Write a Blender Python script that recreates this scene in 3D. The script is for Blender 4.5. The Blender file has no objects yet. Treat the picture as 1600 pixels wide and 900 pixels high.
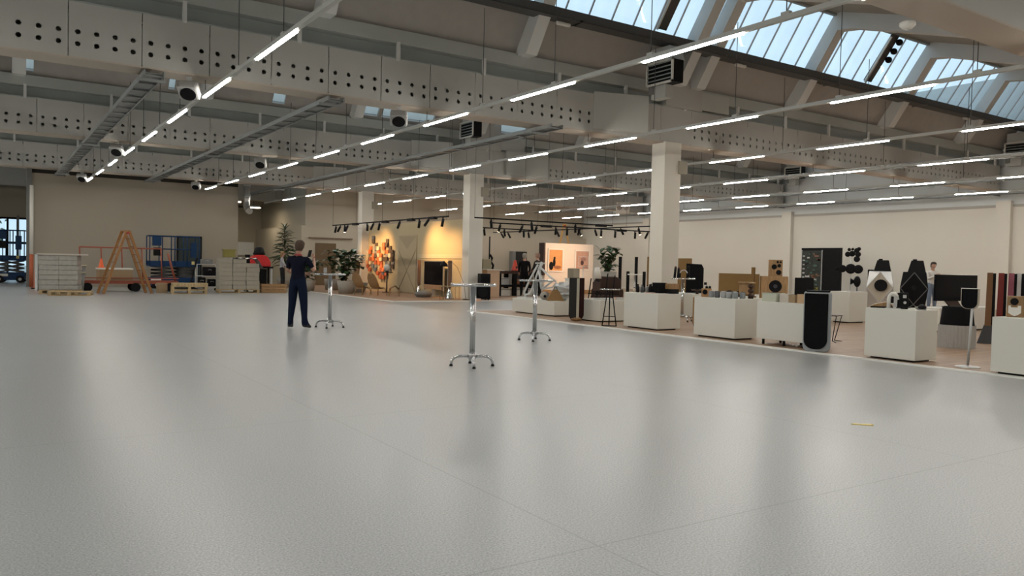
import bpy, bmesh, math, random
from mathutils import Vector, Matrix, Quaternion
R = math.radians
rnd = random.Random(7)
sc = bpy.context.scene
COL = sc.collection

# ------------------------------------------------------------------ camera
# world: X runs forward-right (along the roof beams), Y forward-left (along the lamp rows), Z up, floor at 0
cam_d = bpy.data.cameras.new('camera'); cam = bpy.data.objects.new('camera', cam_d); COL.objects.link(cam)
cam_d.sensor_width = 36.0; cam_d.lens = 36.0 * 1235.1 / 1600.0
cam_d.clip_start = .05; cam_d.clip_end = 500
cam.matrix_world = Matrix(((0.83306, -0.00224, -0.55318, 0.0),
                           (-0.55273, 0.03707, -0.83253, 0.0),
                           (0.02237, 0.99931, 0.02965, 1.37),
                           (0, 0, 0, 1)))
sc.camera = cam
# ------------------------------------------------------------------ world, exposure
w = bpy.data.worlds.new('overcast_sky'); sc.world = w; w.use_nodes = True
bg = w.node_tree.nodes['Background']
bg.inputs[0].default_value = (.60, .83, 1.0, 1); bg.inputs[1].default_value = 1.25
sc.view_settings.view_transform = 'Standard'; sc.view_settings.look = 'None'
sc.view_settings.exposure = 0.0; sc.view_settings.gamma = 1.0; sc.view_settings.use_curve_mapping = False
sc.cycles.max_bounces = 7; sc.cycles.diffuse_bounces = 4; sc.cycles.glossy_bounces = 4
sc.cycles.transparent_max_bounces = 8; sc.cycles.transmission_bounces = 4
sc.cycles.caustics_reflective = False; sc.cycles.caustics_refractive = False
sc.cycles.sample_clamp_indirect = 4.0
LAMP = 86.0          # radiance of the lamp strips
SPOT = .62           # scale of the warm track spots

# ------------------------------------------------------------------ materials
MATS = {}
def mat(name, col, rough=.55, metal=0., var=.06, scale=6., emit=None, estr=0., bump=0., spec=.5, alpha=None, trans=0.):
    if name in MATS: return MATS[name]
    m = bpy.data.materials.new(name); m.use_nodes = True
    nt = m.node_tree; b = nt.nodes['Principled BSDF']; L = nt.links
    b.inputs['Roughness'].default_value = rough; b.inputs['Metallic'].default_value = metal
    b.inputs['Specular IOR Level'].default_value = spec
    tc = nt.nodes.new('ShaderNodeTexCoord')
    nz = nt.nodes.new('ShaderNodeTexNoise'); nz.inputs['Scale'].default_value = scale; nz.inputs['Detail'].default_value = 4
    L.new(tc.outputs['Object'], nz.inputs['Vector'])
    mx = nt.nodes.new('ShaderNodeMixRGB'); mx.blend_type = 'MIX'
    L.new(nz.outputs['Fac'], mx.inputs[0])
    mx.inputs[1].default_value = tuple(max(0, c * (1 - var)) for c in col) + (1,)
    mx.inputs[2].default_value = tuple(min(1, c * (1 + var)) for c in col) + (1,)
    L.new(mx.outputs[0], b.inputs['Base Color'])
    if emit:
        b.inputs['Emission Color'].default_value = tuple(emit) + (1,); b.inputs['Emission Strength'].default_value = estr
    if bump:
        bp = nt.nodes.new('ShaderNodeBump'); bp.inputs['Strength'].default_value = bump; bp.inputs['Distance'].default_value = .02
        L.new(nz.outputs['Fac'], bp.inputs['Height']); L.new(bp.outputs[0], b.inputs['Normal'])
    if alpha is not None: b.inputs['Alpha'].default_value = alpha
    if trans: b.inputs['Transmission Weight'].default_value = trans
    MATS[name] = m; return m

def floor_mat():
    m = bpy.data.materials.new('terrazzo_floor'); m.use_nodes = True; nt = m.node_tree; L = nt.links; N = nt.nodes.new
    b = nt.nodes['Principled BSDF']
    tc = N('ShaderNodeTexCoord')
    n1 = N('ShaderNodeTexNoise'); n1.inputs['Scale'].default_value = 90; n1.inputs['Detail'].default_value = 5; n1.inputs['Roughness'].default_value = .7
    n2 = N('ShaderNodeTexNoise'); n2.inputs['Scale'].default_value = .35; n2.inputs['Detail'].default_value = 3
    v = N('ShaderNodeTexVoronoi'); v.inputs['Scale'].default_value = 90
    for n in (n1, n2, v): L.new(tc.outputs['Object'], n.inputs['Vector'])
    r1 = N('ShaderNodeValToRGB'); L.new(n1.outputs['Fac'], r1.inputs[0])
    r1.color_ramp.elements[0].position = .36; r1.color_ramp.elements[0].color = (.195, .197, .195, 1)
    r1.color_ramp.elements[1].position = .64; r1.color_ramp.elements[1].color = (.445, .449, .44, 1)
    r2 = N('ShaderNodeValToRGB'); L.new(v.outputs['Distance'], r2.inputs[0])
    r2.color_ramp.elements[0].position = .06; r2.color_ramp.elements[0].color = (1.3, 1.3, 1.28, 1)
    r2.color_ramp.elements[1].position = .2; r2.color_ramp.elements[1].color = (1, 1, 1, 1)
    mu = N('ShaderNodeMixRGB'); mu.blend_type = 'MULTIPLY'; mu.inputs[0].default_value = .25
    L.new(r1.outputs[0], mu.inputs[1]); L.new(r2.outputs[0], mu.inputs[2])
    # thin joints of the screed, one net of lines
    sp = N('ShaderNodeSeparateXYZ'); L.new(tc.outputs['Object'], sp.inputs[0])
    def joint(out, period, off):
        a = N('ShaderNodeMath'); a.operation = 'ADD'; a.inputs[1].default_value = off; L.new(out, a.inputs[0])
        d = N('ShaderNodeMath'); d.operation = 'PINGPONG'; d.inputs[1].default_value = period / 2; L.new(a.outputs[0], d.inputs[0])
        c = N('ShaderNodeMath'); c.operation = 'LESS_THAN'; c.inputs[1].default_value = .006; L.new(d.outputs[0], c.inputs[0]); return c
    jx = joint(sp.outputs['X'], 3.6, 1.1); jy = joint(sp.outputs['Y'], 3.6, .65)
    mxm = N('ShaderNodeMath'); mxm.operation = 'MAXIMUM'; L.new(jx.outputs[0], mxm.inputs[0]); L.new(jy.outputs[0], mxm.inputs[1])
    k = N('ShaderNodeMath'); k.operation = 'MULTIPLY'; k.inputs[1].default_value = .45; L.new(mxm.outputs[0], k.inputs[0])
    m2 = N('ShaderNodeMixRGB'); m2.inputs[2].default_value = (.16, .15, .14, 1); L.new(k.outputs[0], m2.inputs[0]); L.new(mu.outputs[0], m2.inputs[1])
    # worn and cleaned areas
    r3 = N('ShaderNodeMapRange'); L.new(n2.outputs['Fac'], r3.inputs[0]); r3.inputs[3].default_value = .93; r3.inputs[4].default_value = 1.07
    m3 = N('ShaderNodeMixRGB'); m3.blend_type = 'MULTIPLY'; m3.inputs[0].default_value = 1; L.new(m2.outputs[0], m3.inputs[1]); L.new(r3.outputs[0], m3.inputs[2])
    L.new(m3.outputs[0], b.inputs['Base Color'])
    r4 = N('ShaderNodeMapRange'); L.new(n2.outputs['Fac'], r4.inputs[0]); r4.inputs[3].default_value = .27; r4.inputs[4].default_value = .37
    L.new(r4.outputs[0], b.inputs['Roughness'])
    b.inputs['Specular IOR Level'].default_value = .75
    bp = N('ShaderNodeBump'); bp.inputs['Strength'].default_value = .015; bp.inputs['Distance'].default_value = .002
    L.new(n1.outputs['Fac'], bp.inputs['Height']); L.new(bp.outputs[0], b.inputs['Normal'])
    return m

def plank_mat(name, c1, c2, rough=.45):
    m = bpy.data.materials.new(name); m.use_nodes = True; nt = m.node_tree; L = nt.links; N = nt.nodes.new
    b = nt.nodes['Principled BSDF']; tc = N('ShaderNodeTexCoord')
    br = N('ShaderNodeTexBrick'); br.inputs['Scale'].default_value = 1; br.inputs['Mortar Size'].default_value = .004
    br.inputs['Brick Width'].default_value = 1.8; br.inputs['Row Height'].default_value = .14
    br.inputs['Color1'].default_value = c1 + (1,); br.inputs['Color2'].default_value = c2 + (1,)
    br.inputs['Mortar'].default_value = tuple(x * .45 for x in c1) + (1,)
    L.new(tc.outputs['Object'], br.inputs['Vector'])
    mp = N('ShaderNodeMapping'); mp.inputs['Scale'].default_value = (1.2, 14, 1); L.new(tc.outputs['Object'], mp.inputs[0])
    nz = N('ShaderNodeTexNoise'); nz.inputs['Scale'].default_value = 3; nz.inputs['Detail'].default_value = 5; L.new(mp.outputs[0], nz.inputs['Vector'])
    rp = N('ShaderNodeMapRange'); rp.inputs[3].default_value = .78; rp.inputs[4].default_value = 1.18; L.new(nz.outputs['Fac'], rp.inputs[0])
    mu = N('ShaderNodeMixRGB'); mu.blend_type = 'MULTIPLY'; mu.inputs[0].default_value = 1
    L.new(br.outputs['Color'], mu.inputs[1]); L.new(rp.outputs[0], mu.inputs[2]); L.new(mu.outputs[0], b.inputs['Base Color'])
    b.inputs['Roughness'].default_value = rough
    return m

def wood_mat(name, c, rough=.45, stretch=(2, 2, 18)):
    m = bpy.data.materials.new(name); m.use_nodes = True; nt = m.node_tree; L = nt.links; N = nt.nodes.new
    b = nt.nodes['Principled BSDF']; tc = N('ShaderNodeTexCoord')
    mp = N('ShaderNodeMapping'); mp.inputs['Scale'].default_value = (stretch[2], stretch[2], stretch[0]); L.new(tc.outputs['Object'], mp.inputs[0])
    nz = N('ShaderNodeTexNoise'); nz.inputs['Scale'].default_value = 2; nz.inputs['Detail'].default_value = 6; L.new(mp.outputs[0], nz.inputs['Vector'])
    rp = N('ShaderNodeValToRGB'); L.new(nz.outputs['Fac'], rp.inputs[0])
    rp.color_ramp.elements[0].position = .3; rp.color_ramp.elements[0].color = tuple(x * .72 for x in c) + (1,)
    rp.color_ramp.elements[1].position = .7; rp.color_ramp.elements[1].color = tuple(min(1, x * 1.18) for x in c) + (1,)
    L.new(rp.outputs[0], b.inputs['Base Color']); b.inputs['Roughness'].default_value = rough
    MATS[name] = m; return m

def glass_mat():
    m = bpy.data.materials.new('skylight_glass'); m.use_nodes = True; nt = m.node_tree; nt.nodes.clear()
    o = nt.nodes.new('ShaderNodeOutputMaterial'); t = nt.nodes.new('ShaderNodeBsdfTransparent'); g = nt.nodes.new('ShaderNodeBsdfGlossy')
    nz = nt.nodes.new('ShaderNodeTexNoise'); nz.inputs['Scale'].default_value = 1.3
    rp = nt.nodes.new('ShaderNodeMapRange'); rp.inputs[3].default_value = .90; rp.inputs[4].default_value = 1.0
    nt.links.new(nz.outputs['Fac'], rp.inputs[0])
    cb = nt.nodes.new('ShaderNodeCombineColor')
    for i in range(3): nt.links.new(rp.outputs[0], cb.inputs[i])
    nt.links.new(cb.outputs[0], t.inputs[0])
    g.inputs['Roughness'].default_value = .05; mx = nt.nodes.new('ShaderNodeMixShader'); mx.inputs[0].default_value = .05
    nt.links.new(t.outputs[0], mx.inputs[1]); nt.links.new(g.outputs[0], mx.inputs[2]); nt.links.new(mx.outputs[0], o.inputs[0])
    return m

FLOOR = floor_mat()
PLANK = plank_mat('oak_plank_platform', (.31, .195, .12), (.40, .27, .175))
GLASS = glass_mat()
WALL = mat('cream_wall_paint', (.68, .645, .575), .85, var=.03, scale=.6)
WALLG = mat('grey_white_upper_wall', (.64, .66, .65), .8, var=.04, scale=.5)
BWALL = mat('beige_back_wall_dimmed', (.47, .425, .345), .85, var=.03, scale=.6)  # warm beige, darkened so the colour carries the dim light at the back
PART = mat('partition_paint_dimmed', (.33, .295, .24), .9, var=.04, scale=.4)  # wall colour darkened in place of the weaker lamp light there
YWALL = mat('yellow_wall_dimmed', (.47, .385, .24), .85, var=.03, scale=.6)  # yellow taken deeper and darker to stand for dimmer light here
DUCT = mat('duct_panel_enamel', (.45, .445, .42), .6, var=.05, scale=1.5)
DUCTB = mat('duct_underside_tan', (.47, .41, .34), .7, var=.05, scale=1)
DUCTW = mat('duct_box_light_grey', (.47, .475, .45), .55, var=.03, scale=1)
STEEL = mat('grey_green_steel', (.33, .36, .35), .55, var=.08, scale=2)
STEELL = mat('light_grey_steel', (.42, .44, .42), .55, var=.08, scale=2)
SLOPE = mat('wood_wool_board', (.40, .375, .345), .95, var=.10, scale=4, bump=.3)
ROOF = mat('roof_board_grey', (.36, .345, .305), .9, var=.07, scale=1.2)
RIB = mat('painted_concrete_rib', (.64, .645, .63), .75, var=.05, scale=2)
TRAY = mat('galvanised_tray', (.26, .27, .265), .45, metal=.5, var=.15, scale=8)
RAIL = mat('lamp_rail_white', (.60, .60, .57), .45, var=.03)
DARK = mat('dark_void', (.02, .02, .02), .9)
BLACK = mat('black_satin', (.007, .007, .008), .5, var=.3, spec=.12)
BLACKM = mat('black_cloth', (.008, .008, .009), .95, spec=.1, var=.3, scale=40)
GLOSSB = mat('black_screen_glass', (.004, .004, .006), .12, var=.1, spec=.15)
WHITE = mat('white_lacquer', (.74, .72, .665), .45, var=.02, scale=1)
WHITEP = mat('plinth_white_paint', (.66, .65, .59), .6, var=.025, scale=1.2)
CHROME = mat('polished_chrome', (.62, .63, .64), .12, metal=1., var=.03)
ALU = mat('brushed_aluminium', (.58, .58, .57), .32, metal=.9, var=.06, scale=20)
GREY = mat('mid_grey', (.20, .20, .195), .65, spec=.3)
LGREY = mat('light_grey_plastic', (.5, .5, .49), .5)
WOODO = wood_mat('orange_pine', (.30, .135, .035))
WOODL = wood_mat('light_oak', (.36, .21, .09))
WOODM = wood_mat('mid_oak', (.30, .175, .075))
WOODD = wood_mat('dark_walnut', (.045, .017, .009))
PALLET = wood_mat('raw_pallet_pine', (.46, .34, .185), .8)
CARD = mat('brown_cardboard', (.33, .235, .14), .85)
MDF = mat('mdf_board', (.22, .13, .05), .85, var=.06, spec=.2)
RED = mat('red_enamel', (.42, .03, .02), .45, var=.1)
REDB = mat('red_oxide_frame', (.27, .06, .03), .55, var=.15)
ORANGE = mat('orange_plastic', (.75, .12, .03), .5)
BLUE = mat('lift_blue_paint', (.008, .035, .10), .5, var=.15, spec=.2)
NAVY = mat('navy_shirt_cotton', (.007, .008, .018), .95, spec=.1, var=.2, scale=20)
DENIM = mat('dark_denim', (.008, .013, .03), .95, spec=.1, var=.25, scale=30)
DENIML = mat('light_denim', (.17, .22, .30), .9, var=.2, scale=30)
SKIN = mat('skin', (.50, .29, .21), .55, var=.08)
HAIR = mat('brown_hair', (.06, .033, .02), .8, var=.3, scale=60)
HAIRD = mat('dark_hair', (.02, .014, .01), .8, var=.3, scale=60)
HAIRG = mat('grey_hair', (.30, .27, .24), .8, var=.2, scale=60)
SHOE = mat('black_shoe_leather', (.012, .011, .011), .5)
WRAP = mat('stretch_wrap_grey', (.36, .35, .32), .28, var=.25, scale=9, bump=.5)
CLEARP = mat('plastic_sheet', (.55, .56, .56), .3, var=.2, scale=9, bump=.6)
LEAF = mat('dark_green_leaf', (.028, .062, .022), .4, var=.45, scale=5)
LEAF2 = mat('mid_green_leaf', (.045, .085, .03), .4, var=.4, scale=5)
BARK = mat('bark_brown', (.18, .11, .06), .9, var=.3, scale=20)
POT = mat('grey_stone_pot', (.30, .275, .24), .8, var=.12, scale=8)
SOIL = mat('dark_soil', (.04, .028, .02), .95)
LEATHER = mat('dark_brown_leather', (.035, .017, .011), .5, var=.2, spec=.25)
LAMPM = mat('lamp_diffuser', (.9, .9, .88), .5, var=.01, emit=(1.0, .955, .875), estr=LAMP)
WARML = mat('warm_spot_lens', (.9, .85, .7), .5, var=.01, emit=(1.0, .78, .45), estr=14)
HOODM = mat('dark_teal_door', (.04, .052, .05), .6, spec=.2)
BROWND = mat('brown_door', (.13, .082, .035), .5)
ASPH = mat('outside_paving', (.45, .46, .45), .9)

# ------------------------------------------------------------------ mesh builder
class MB:
    def __init__(s): s.v = []; s.f = []; s.s = []; s.m = []; s.mi = 0
    def add(s, vs, fs, smooth=False):
        o = len(s.v); s.v += [tuple(v) for v in vs]
        for f in fs: s.f.append(tuple(i + o for i in f)); s.s.append(smooth); s.m.append(s.mi)
        return s
    def use(s, i): s.mi = i; return s
    def box(s, c, d, rot=None):
        x, y, z = (k / 2 for k in d); P = [Vector((a * x, b * y, e * z)) for a in (-1, 1) for b in (-1, 1) for e in (-1, 1)]
        if rot is not None:
            M_ = rot if isinstance(rot, Matrix) else Matrix.Rotation(rot, 3, 'Z'); P = [M_ @ p for p in P]
        c = Vector(c); return s.add([p + c for p in P], [(0, 1, 3, 2), (4, 6, 7, 5), (0, 4, 5, 1), (2, 3, 7, 6), (0, 2, 6, 4), (1, 5, 7, 3)])
    def bb(s, a, b): return s.box([(p + q) / 2 for p, q in zip(a, b)], [abs(q - p) for p, q in zip(a, b)])
    def bar(s, a, b, w_, h_):
        a, b = Vector(a), Vector(b); d = b - a
        return s.box((a + b) / 2, (w_, h_, d.length), d.to_track_quat('Z', 'Y').to_matrix())
    def cyl(s, a, b, r0, r1=None, n=12, caps=True):
        r1 = r0 if r1 is None else r1; a, b = Vector(a), Vector(b); q = (b - a).to_track_quat('Z', 'Y')
        vs = [p + q @ Vector((r * math.cos(2 * math.pi * i / n), r * math.sin(2 * math.pi * i / n), 0)) for p, r in ((a, r0), (b, r1)) for i in range(n)]
        s.add(vs, [(i, (i + 1) % n, n + (i + 1) % n, n + i) for i in range(n)], True)
        o = len(s.v) - 2 * n
        if caps:
            s.f += [tuple(o + i for i in reversed(range(n))), tuple(o + n + i for i in range(n))]; s.s += [False] * 2; s.m += [s.mi] * 2
        return s
    def tube(s, pts, r, n=8):
        pts = [Vector(p) for p in pts]; rs = r if isinstance(r, (list, tuple)) else [r] * len(pts); vs = []; q0 = None
        for i, p in enumerate(pts):
            t = (pts[min(i + 1, len(pts) - 1)] - pts[max(i - 1, 0)]).normalized()
            if q0 is None: q = t.to_track_quat('Z', 'Y')
            else:
                q = (q0 @ Vector((0, 0, 1))).rotation_difference(t) @ q0
            q0 = q
            vs += [p + q @ Vector((rs[i] * math.cos(2 * math.pi * k / n), rs[i] * math.sin(2 * math.pi * k / n), 0)) for k in range(n)]
        fs = [(i * n + k, i * n + (k + 1) % n, (i + 1) * n + (k + 1) % n, (i + 1) * n + k) for i in range(len(pts) - 1) for k in range(n)]
        s.add(vs, fs, True); e = (len(pts) - 1) * n
        o = len(s.v) - len(vs); s.f += [tuple(o + k for k in reversed(range(n))), tuple(o + e + k for k in range(n))]; s.s += [False] * 2; s.m += [s.mi] * 2
        return s
    def lathe(s, prof, c=(0, 0, 0), n=20, smooth=True):
        c = Vector(c); vs = []
        for r, z in prof: vs += [c + Vector((r * math.cos(2 * math.pi * k / n), r * math.sin(2 * math.pi * k / n), z)) for k in range(n)]
        fs = [(i * n + k, i * n + (k + 1) % n, (i + 1) * n + (k + 1) % n, (i + 1) * n + k) for i in range(len(prof) - 1) for k in range(n)]
        s.add(vs, fs, smooth); o = len(s.v) - len(vs); e = (len(prof) - 1) * n
        s.f += [tuple(o + k for k in reversed(range(n))), tuple(o + e + k for k in range(n))]; s.s += [False] * 2; s.m += [s.mi] * 2
        return s
    def ell(s, c, rad, n=14, k=8, rot=None):
        prof = [(math.sin(math.pi * i / k), -math.cos(math.pi * i / k)) for i in range(k + 1)]; prof[0] = (.02, -1); prof[-1] = (.02, 1)
        t = MB().lathe(prof, n=n); M_ = Matrix.Diagonal(rad) if rot is None else (rot @ Matrix.Diagonal(rad))
        return s.add([M_ @ Vector(v) + Vector(c) for v in t.v], t.f, True)
    def prism(s, poly, a, b, axis='y'):
        """polygon in the plane normal to axis, extruded from a to b: axis y -> (x,z), x -> (y,z), z -> (x,y)"""
        def P(p, t): return {'y': (p[0], t, p[1]), 'x': (t, p[0], p[1]), 'z': (p[0], p[1], t)}[axis]
        n = len(poly); vs = [P(p, a) for p in poly] + [P(p, b) for p in poly]
        return s.add(vs, [tuple(range(n)), tuple(reversed(range(n, 2 * n)))] + [(i, n + i, n + (i + 1) % n, (i + 1) % n) for i in range(n)])
    def mesh(s, name, mats):
        me = bpy.data.meshes.new(name); me.from_pydata(s.v, [], s.f)
        for m in (mats if isinstance(mats, (list, tuple)) else [mats]): me.materials.append(m)
        me.polygons.foreach_set('use_smooth', s.s); me.polygons.foreach_set('material_index', s.m)
        bm = bmesh.new(); bm.from_mesh(me); bmesh.ops.recalc_face_normals(bm, faces=bm.faces); bm.to_mesh(me); bm.free(); me.update()
        return me
    def build(s, name, mats, parent=None, loc=(0, 0, 0), rz=0, bev=0):
        return link(name, s.mesh(name, mats), parent, loc, rz, bev)

def link(name, me, parent=None, loc=(0, 0, 0), rz=0, bev=0):
    o = bpy.data.objects.new(name, me); COL.objects.link(o); o.location = loc
    if rz: o.rotation_euler = (0, 0, rz)
    if parent is not None: o.parent = parent
    if bev:
        b = o.modifiers.new('bevel', 'BEVEL'); b.width = bev; b.segments = 2; b.limit_method = 'ANGLE'
    return o
def tag(o, label=None, cat=None, group=None, kind=None):
    if label: o['label'] = label
    if cat: o['category'] = cat
    if group: o['group'] = group
    if kind: o['kind'] = kind
    return o
def thing(name, label, cat, loc=(0, 0, 0), rz=0, group=None, kind=None):
    o = bpy.data.objects.new(name, None); COL.objects.link(o); o.location = loc; o.rotation_euler = (0, 0, rz); o.empty_display_size = .1
    return tag(o, label, cat, group, kind)
def struct(o): o['kind'] = 'structure'; return o
def S(name, mb, m, parent=None, **k): return struct(mb.build(name, m, parent, **k))
def face(x, y): return -math.atan2(x, y)      # turns local -Y towards the place the camera stands
def arc(c, r, a0, a1, n=8): return [(c[0] + r * math.cos(a0 + (a1 - a0) * i / n), c[1] + r * math.sin(a0 + (a1 - a0) * i / n)) for i in range(n + 1)]

# ================================================================== THE HALL
XA, XB, YA, YB = -14., 33.4, -8., 50.
S('floor', MB().bb((XA, YA, -.2), (XB, YB, 0)), FLOOR)
S('ground_outside', MB().bb((-40, 50.3, -.25), (40, 110, -.05)), ASPH)
# wooden exhibition platforms with their white edge strips
pa = S('floor_platform_1', MB().bb((11.55, YA, 0), (XB, 19.5, .02)), PLANK)
pb = S('floor_platform_2', MB().bb((11.65, 24.85, 0), (XB, 41.4, .02)), PLANK)
EDGE = mat('white_edge_strip', (.8, .79, .75), .5, var=.02)
S('trim_1', MB().bb((11.45, YA, 0), (11.55, 19.5, .024)), EDGE)
S('trim_2', MB().bb((11.47, 19.5, 0), (XB, 19.56, .024)), EDGE)
S('trim_3', MB().bb((11.59, 24.79, 0), (XB, 24.85, .024)), EDGE)
S('trim_4', MB().bb((11.59, 24.85, 0), (11.65, 41.4, .024)), EDGE)
# walls
S('wall_right', MB().bb((XB, YA, 0), (XB + .3, YB, 4.1)), WALL)
S('trim_5', MB().bb((XB - .06, YA, 4.06), (XB + .3, YB, 4.16)), mat('wall_ledge', (.40, .37, .33), .7))
S('wall_right_upper', MB().bb((XB + .05, YA, 4.16), (XB + .3, YB, 9.2)), WALLG)
S('baseboard_right', MB().bb((XB - .03, YA, 0), (XB, 41.7, .12)), WHITE)
for k, y in enumerate((4.9, 15.0, 25.1, 35.2)):
    S('trim_%d' % (6 + k), MB().bb((XB - .22, y, 0), (XB, y + .55, 4.3)), WALL)
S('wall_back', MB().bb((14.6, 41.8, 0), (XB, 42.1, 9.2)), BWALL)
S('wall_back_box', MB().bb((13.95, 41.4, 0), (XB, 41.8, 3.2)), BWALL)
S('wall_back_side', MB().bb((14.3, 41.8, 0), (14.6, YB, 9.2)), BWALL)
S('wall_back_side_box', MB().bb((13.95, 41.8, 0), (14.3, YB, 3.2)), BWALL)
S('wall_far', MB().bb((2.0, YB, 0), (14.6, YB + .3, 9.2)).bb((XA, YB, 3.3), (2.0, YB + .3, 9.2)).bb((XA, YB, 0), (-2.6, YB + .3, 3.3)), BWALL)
S('wall_left', MB().bb((XA - .3, YA, 0), (XA, YB, 9.2)), WALL)
S('wall_front', MB().bb((XA, YA - .3, 0), (XB, YA, 9.2)), WALL)
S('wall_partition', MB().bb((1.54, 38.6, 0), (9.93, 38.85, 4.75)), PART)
S('wall_display', MB().bb((15.3, 26.0, .02), (15.6, 36.4, 3.08)), YWALL)
S('trim_11', MB().bb((1.36, 38.5, 0), (1.54, 38.9, 5.1)), mat('corner_post_grey', (.16, .16, .15), .6))
S('trim_17', MB().bb((1.54, 38.66, 4.75), (9.93, 38.8, 5.5)), mat('dark_gap_shade', (.03, .026, .022), .9))  # added dark sheet standing for the shade in the gap above the partition
S('trim_12', MB().bb((8, 49.9, 4.5), (14.3, 50, 4.62)), mat('dark_wall_line', (.12, .10, .085), .7))
# posts carrying the beams
for k, y in enumerate((15.4, 25.55, 35.7)):
    S('column_%d' % (k + 1), MB().bb((14.95, y - .08, 0), (15.55, y + .42, 4.73)), WALL, bev=.012)
    S('column_cap_%d' % (k + 1), MB().bb((15.45, y - .12, 3.9), (15.75, y - .08, 4.25)), mat('beige_plate', (.30, .27, .21), .7))

# ------------------------------------------------------------------ roof: sheds over beams 10.15 m apart
BY = [-4.9, 5.25, 15.4, 25.55, 35.7, 45.85]
ceil = struct(thing('ceiling', 'saw-tooth shed roof of grey boards over pale concrete ribs', 'ceiling'))
RX = [-13.85 + 4.85 * i for i in range(10)]
rib_poly = [(.15, 6.2), (-1.6, 8.72), (-1.75, 8.72), (-9.55, 6.42), (-9.55, 5.95), (-9.2, 6.0), (-2.15, 8.12), (-1.66, 8.18), (-.34, 6.2)]
rib_me = MB().prism(rib_poly, -.16, .16, 'x').mesh('rib', RIB)
bar_d = Vector((0, -1.66, 2.42)).normalized()
def shed(i, y, panes):
    lo, tr, hi = (.1, 6.25), (-.62, 7.12), (-1.62, 8.66)
    def sl(a, b, t):      # a slab between two profile points, t thick, outward
        n = Vector((0, b[1] - a[1], -(b[0] - a[0]))).normalized() * t
        return [a, b, (b[0] + n.y, b[1] + n.z), (a[0] + n.y, a[1] + n.z)]
    cuts = [(.75, 1.05), (4.5, 4.68), (4.82, 5.0), (7.6, 8.0), (10.7, 11.25), (11.4, 13.4), (15.9, 17.4)] if i == 3 else []
    xs = [XA] + [c for g in cuts for c in g] + [XB]
    for a, b in zip(xs[0::2], xs[1::2]): MB().prism(sl((.16, 6.2), (-.5, 7.1), .1), a, b, 'x').build('lower_slope_board', SLOPE, ceil, (0, y, 0))
    for a, b in cuts:
        MB().prism(sl((.16, 6.2), (.02, 6.38), .1), a, b, 'x').build('lower_slope_board', SLOPE, ceil, (0, y, 0))
        MB().prism(sl((.02, 6.38), (-.5, 7.1), .02), a, b, 'x').build('roof_light_pane', GLASS, ceil, (0, y, 0))
    MB().prism([(-1.6, 8.66), (-1.6, 8.85), (-9.6, 6.55), (-9.6, 6.36), (-1.75, 8.66)], XA, XB, 'x').build('roof_slab', ROOF, ceil, (0, y, 0))
    MB().bb((XA, y - 9.62, 5.6), (XB, y - 9.5, 6.55)).build('gutter_board', SLOPE, ceil)
    for x in RX:
        if x < 34: link('rib', rib_me, ceil, (x, y, 0))
    if i == 2:
        link('rib', rib_me, ceil, (15.95, y, 0))
    wdw = struct(thing('window_%d' % (i + 1), 'slanting strip of skylight panes above duct beam', 'skylight'))
    p0 = Vector((0, -.55, 7.12)); p1 = Vector((0, -1.58, 8.66))
    def pane(x0, x1): 
        m_ = MB(); n = Vector((0, .82, .57)) * .012; a0, a1 = p0 + n, p1 + n
        return m_.add([(x0, p0.y, p0.z), (x1, p0.y, p0.z), (x1, p1.y, p1.z), (x0, p1.y, p1.z), (x0, a0.y, a0.z), (x1, a0.y, a0.z), (x1, a1.y, a1.z), (x0, a1.y, a1.z)],
                      [(0, 1, 2, 3), (7, 6, 5, 4), (0, 4, 5, 1), (1, 5, 6, 2), (2, 6, 7, 3), (3, 7, 4, 0)])
    if panes:
        W = 4.85 / 7
        pm = pane(0, W - .03).mesh('glass_pane', GLASS)
        bm_ = MB().bar((0, p0.y - .02, p0.z), (0, p1.y - .02, p1.z), .026, .04).mesh('glazing_bar', mat('glazing_bar_mauve', (.50, .46, .45), .6))
        x = RX[0]
        MB_x0 = RX[0] + 4 * 4.85 if i == 2 else RX[0] + 2 * 4.85
        pane(XA, MB_x0).build('glass_pane', GLASS, wdw, (0, y, 0))
        x = MB_x0; n = 0
        while x < XB - .2:
            link('glass_pane', pm, wdw, (x + .015, y, 0))
            if n % 7: link('glazing_bar', bm_, wdw, (x, y, 0))
            x += W; n += 1
    else:
        pane(XA, XB).build('glass_pane', GLASS, wdw, (0, y, 0))
    MB().bar((XA, y + p0.y, p0.z), (XB, y + p0.y, p0.z), .09, .09).build('sill_rail', STEEL, wdw)
    MB().bar((XA, y + p1.y, p1.z - .02), (XB, y + p1.y, p1.z - .02), .1, .1).build('head_rail', STEEL, wdw)
for i, y in enumerate(BY): shed(i, y, i in (2, 3))
# roof past the last beam
MB().prism([(45.9, 6.3), (45.9, 6.5), (50.3, 8.0), (50.3, 7.8)], XA, XB, 'x').build('roof_slab', ROOF, ceil)
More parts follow.
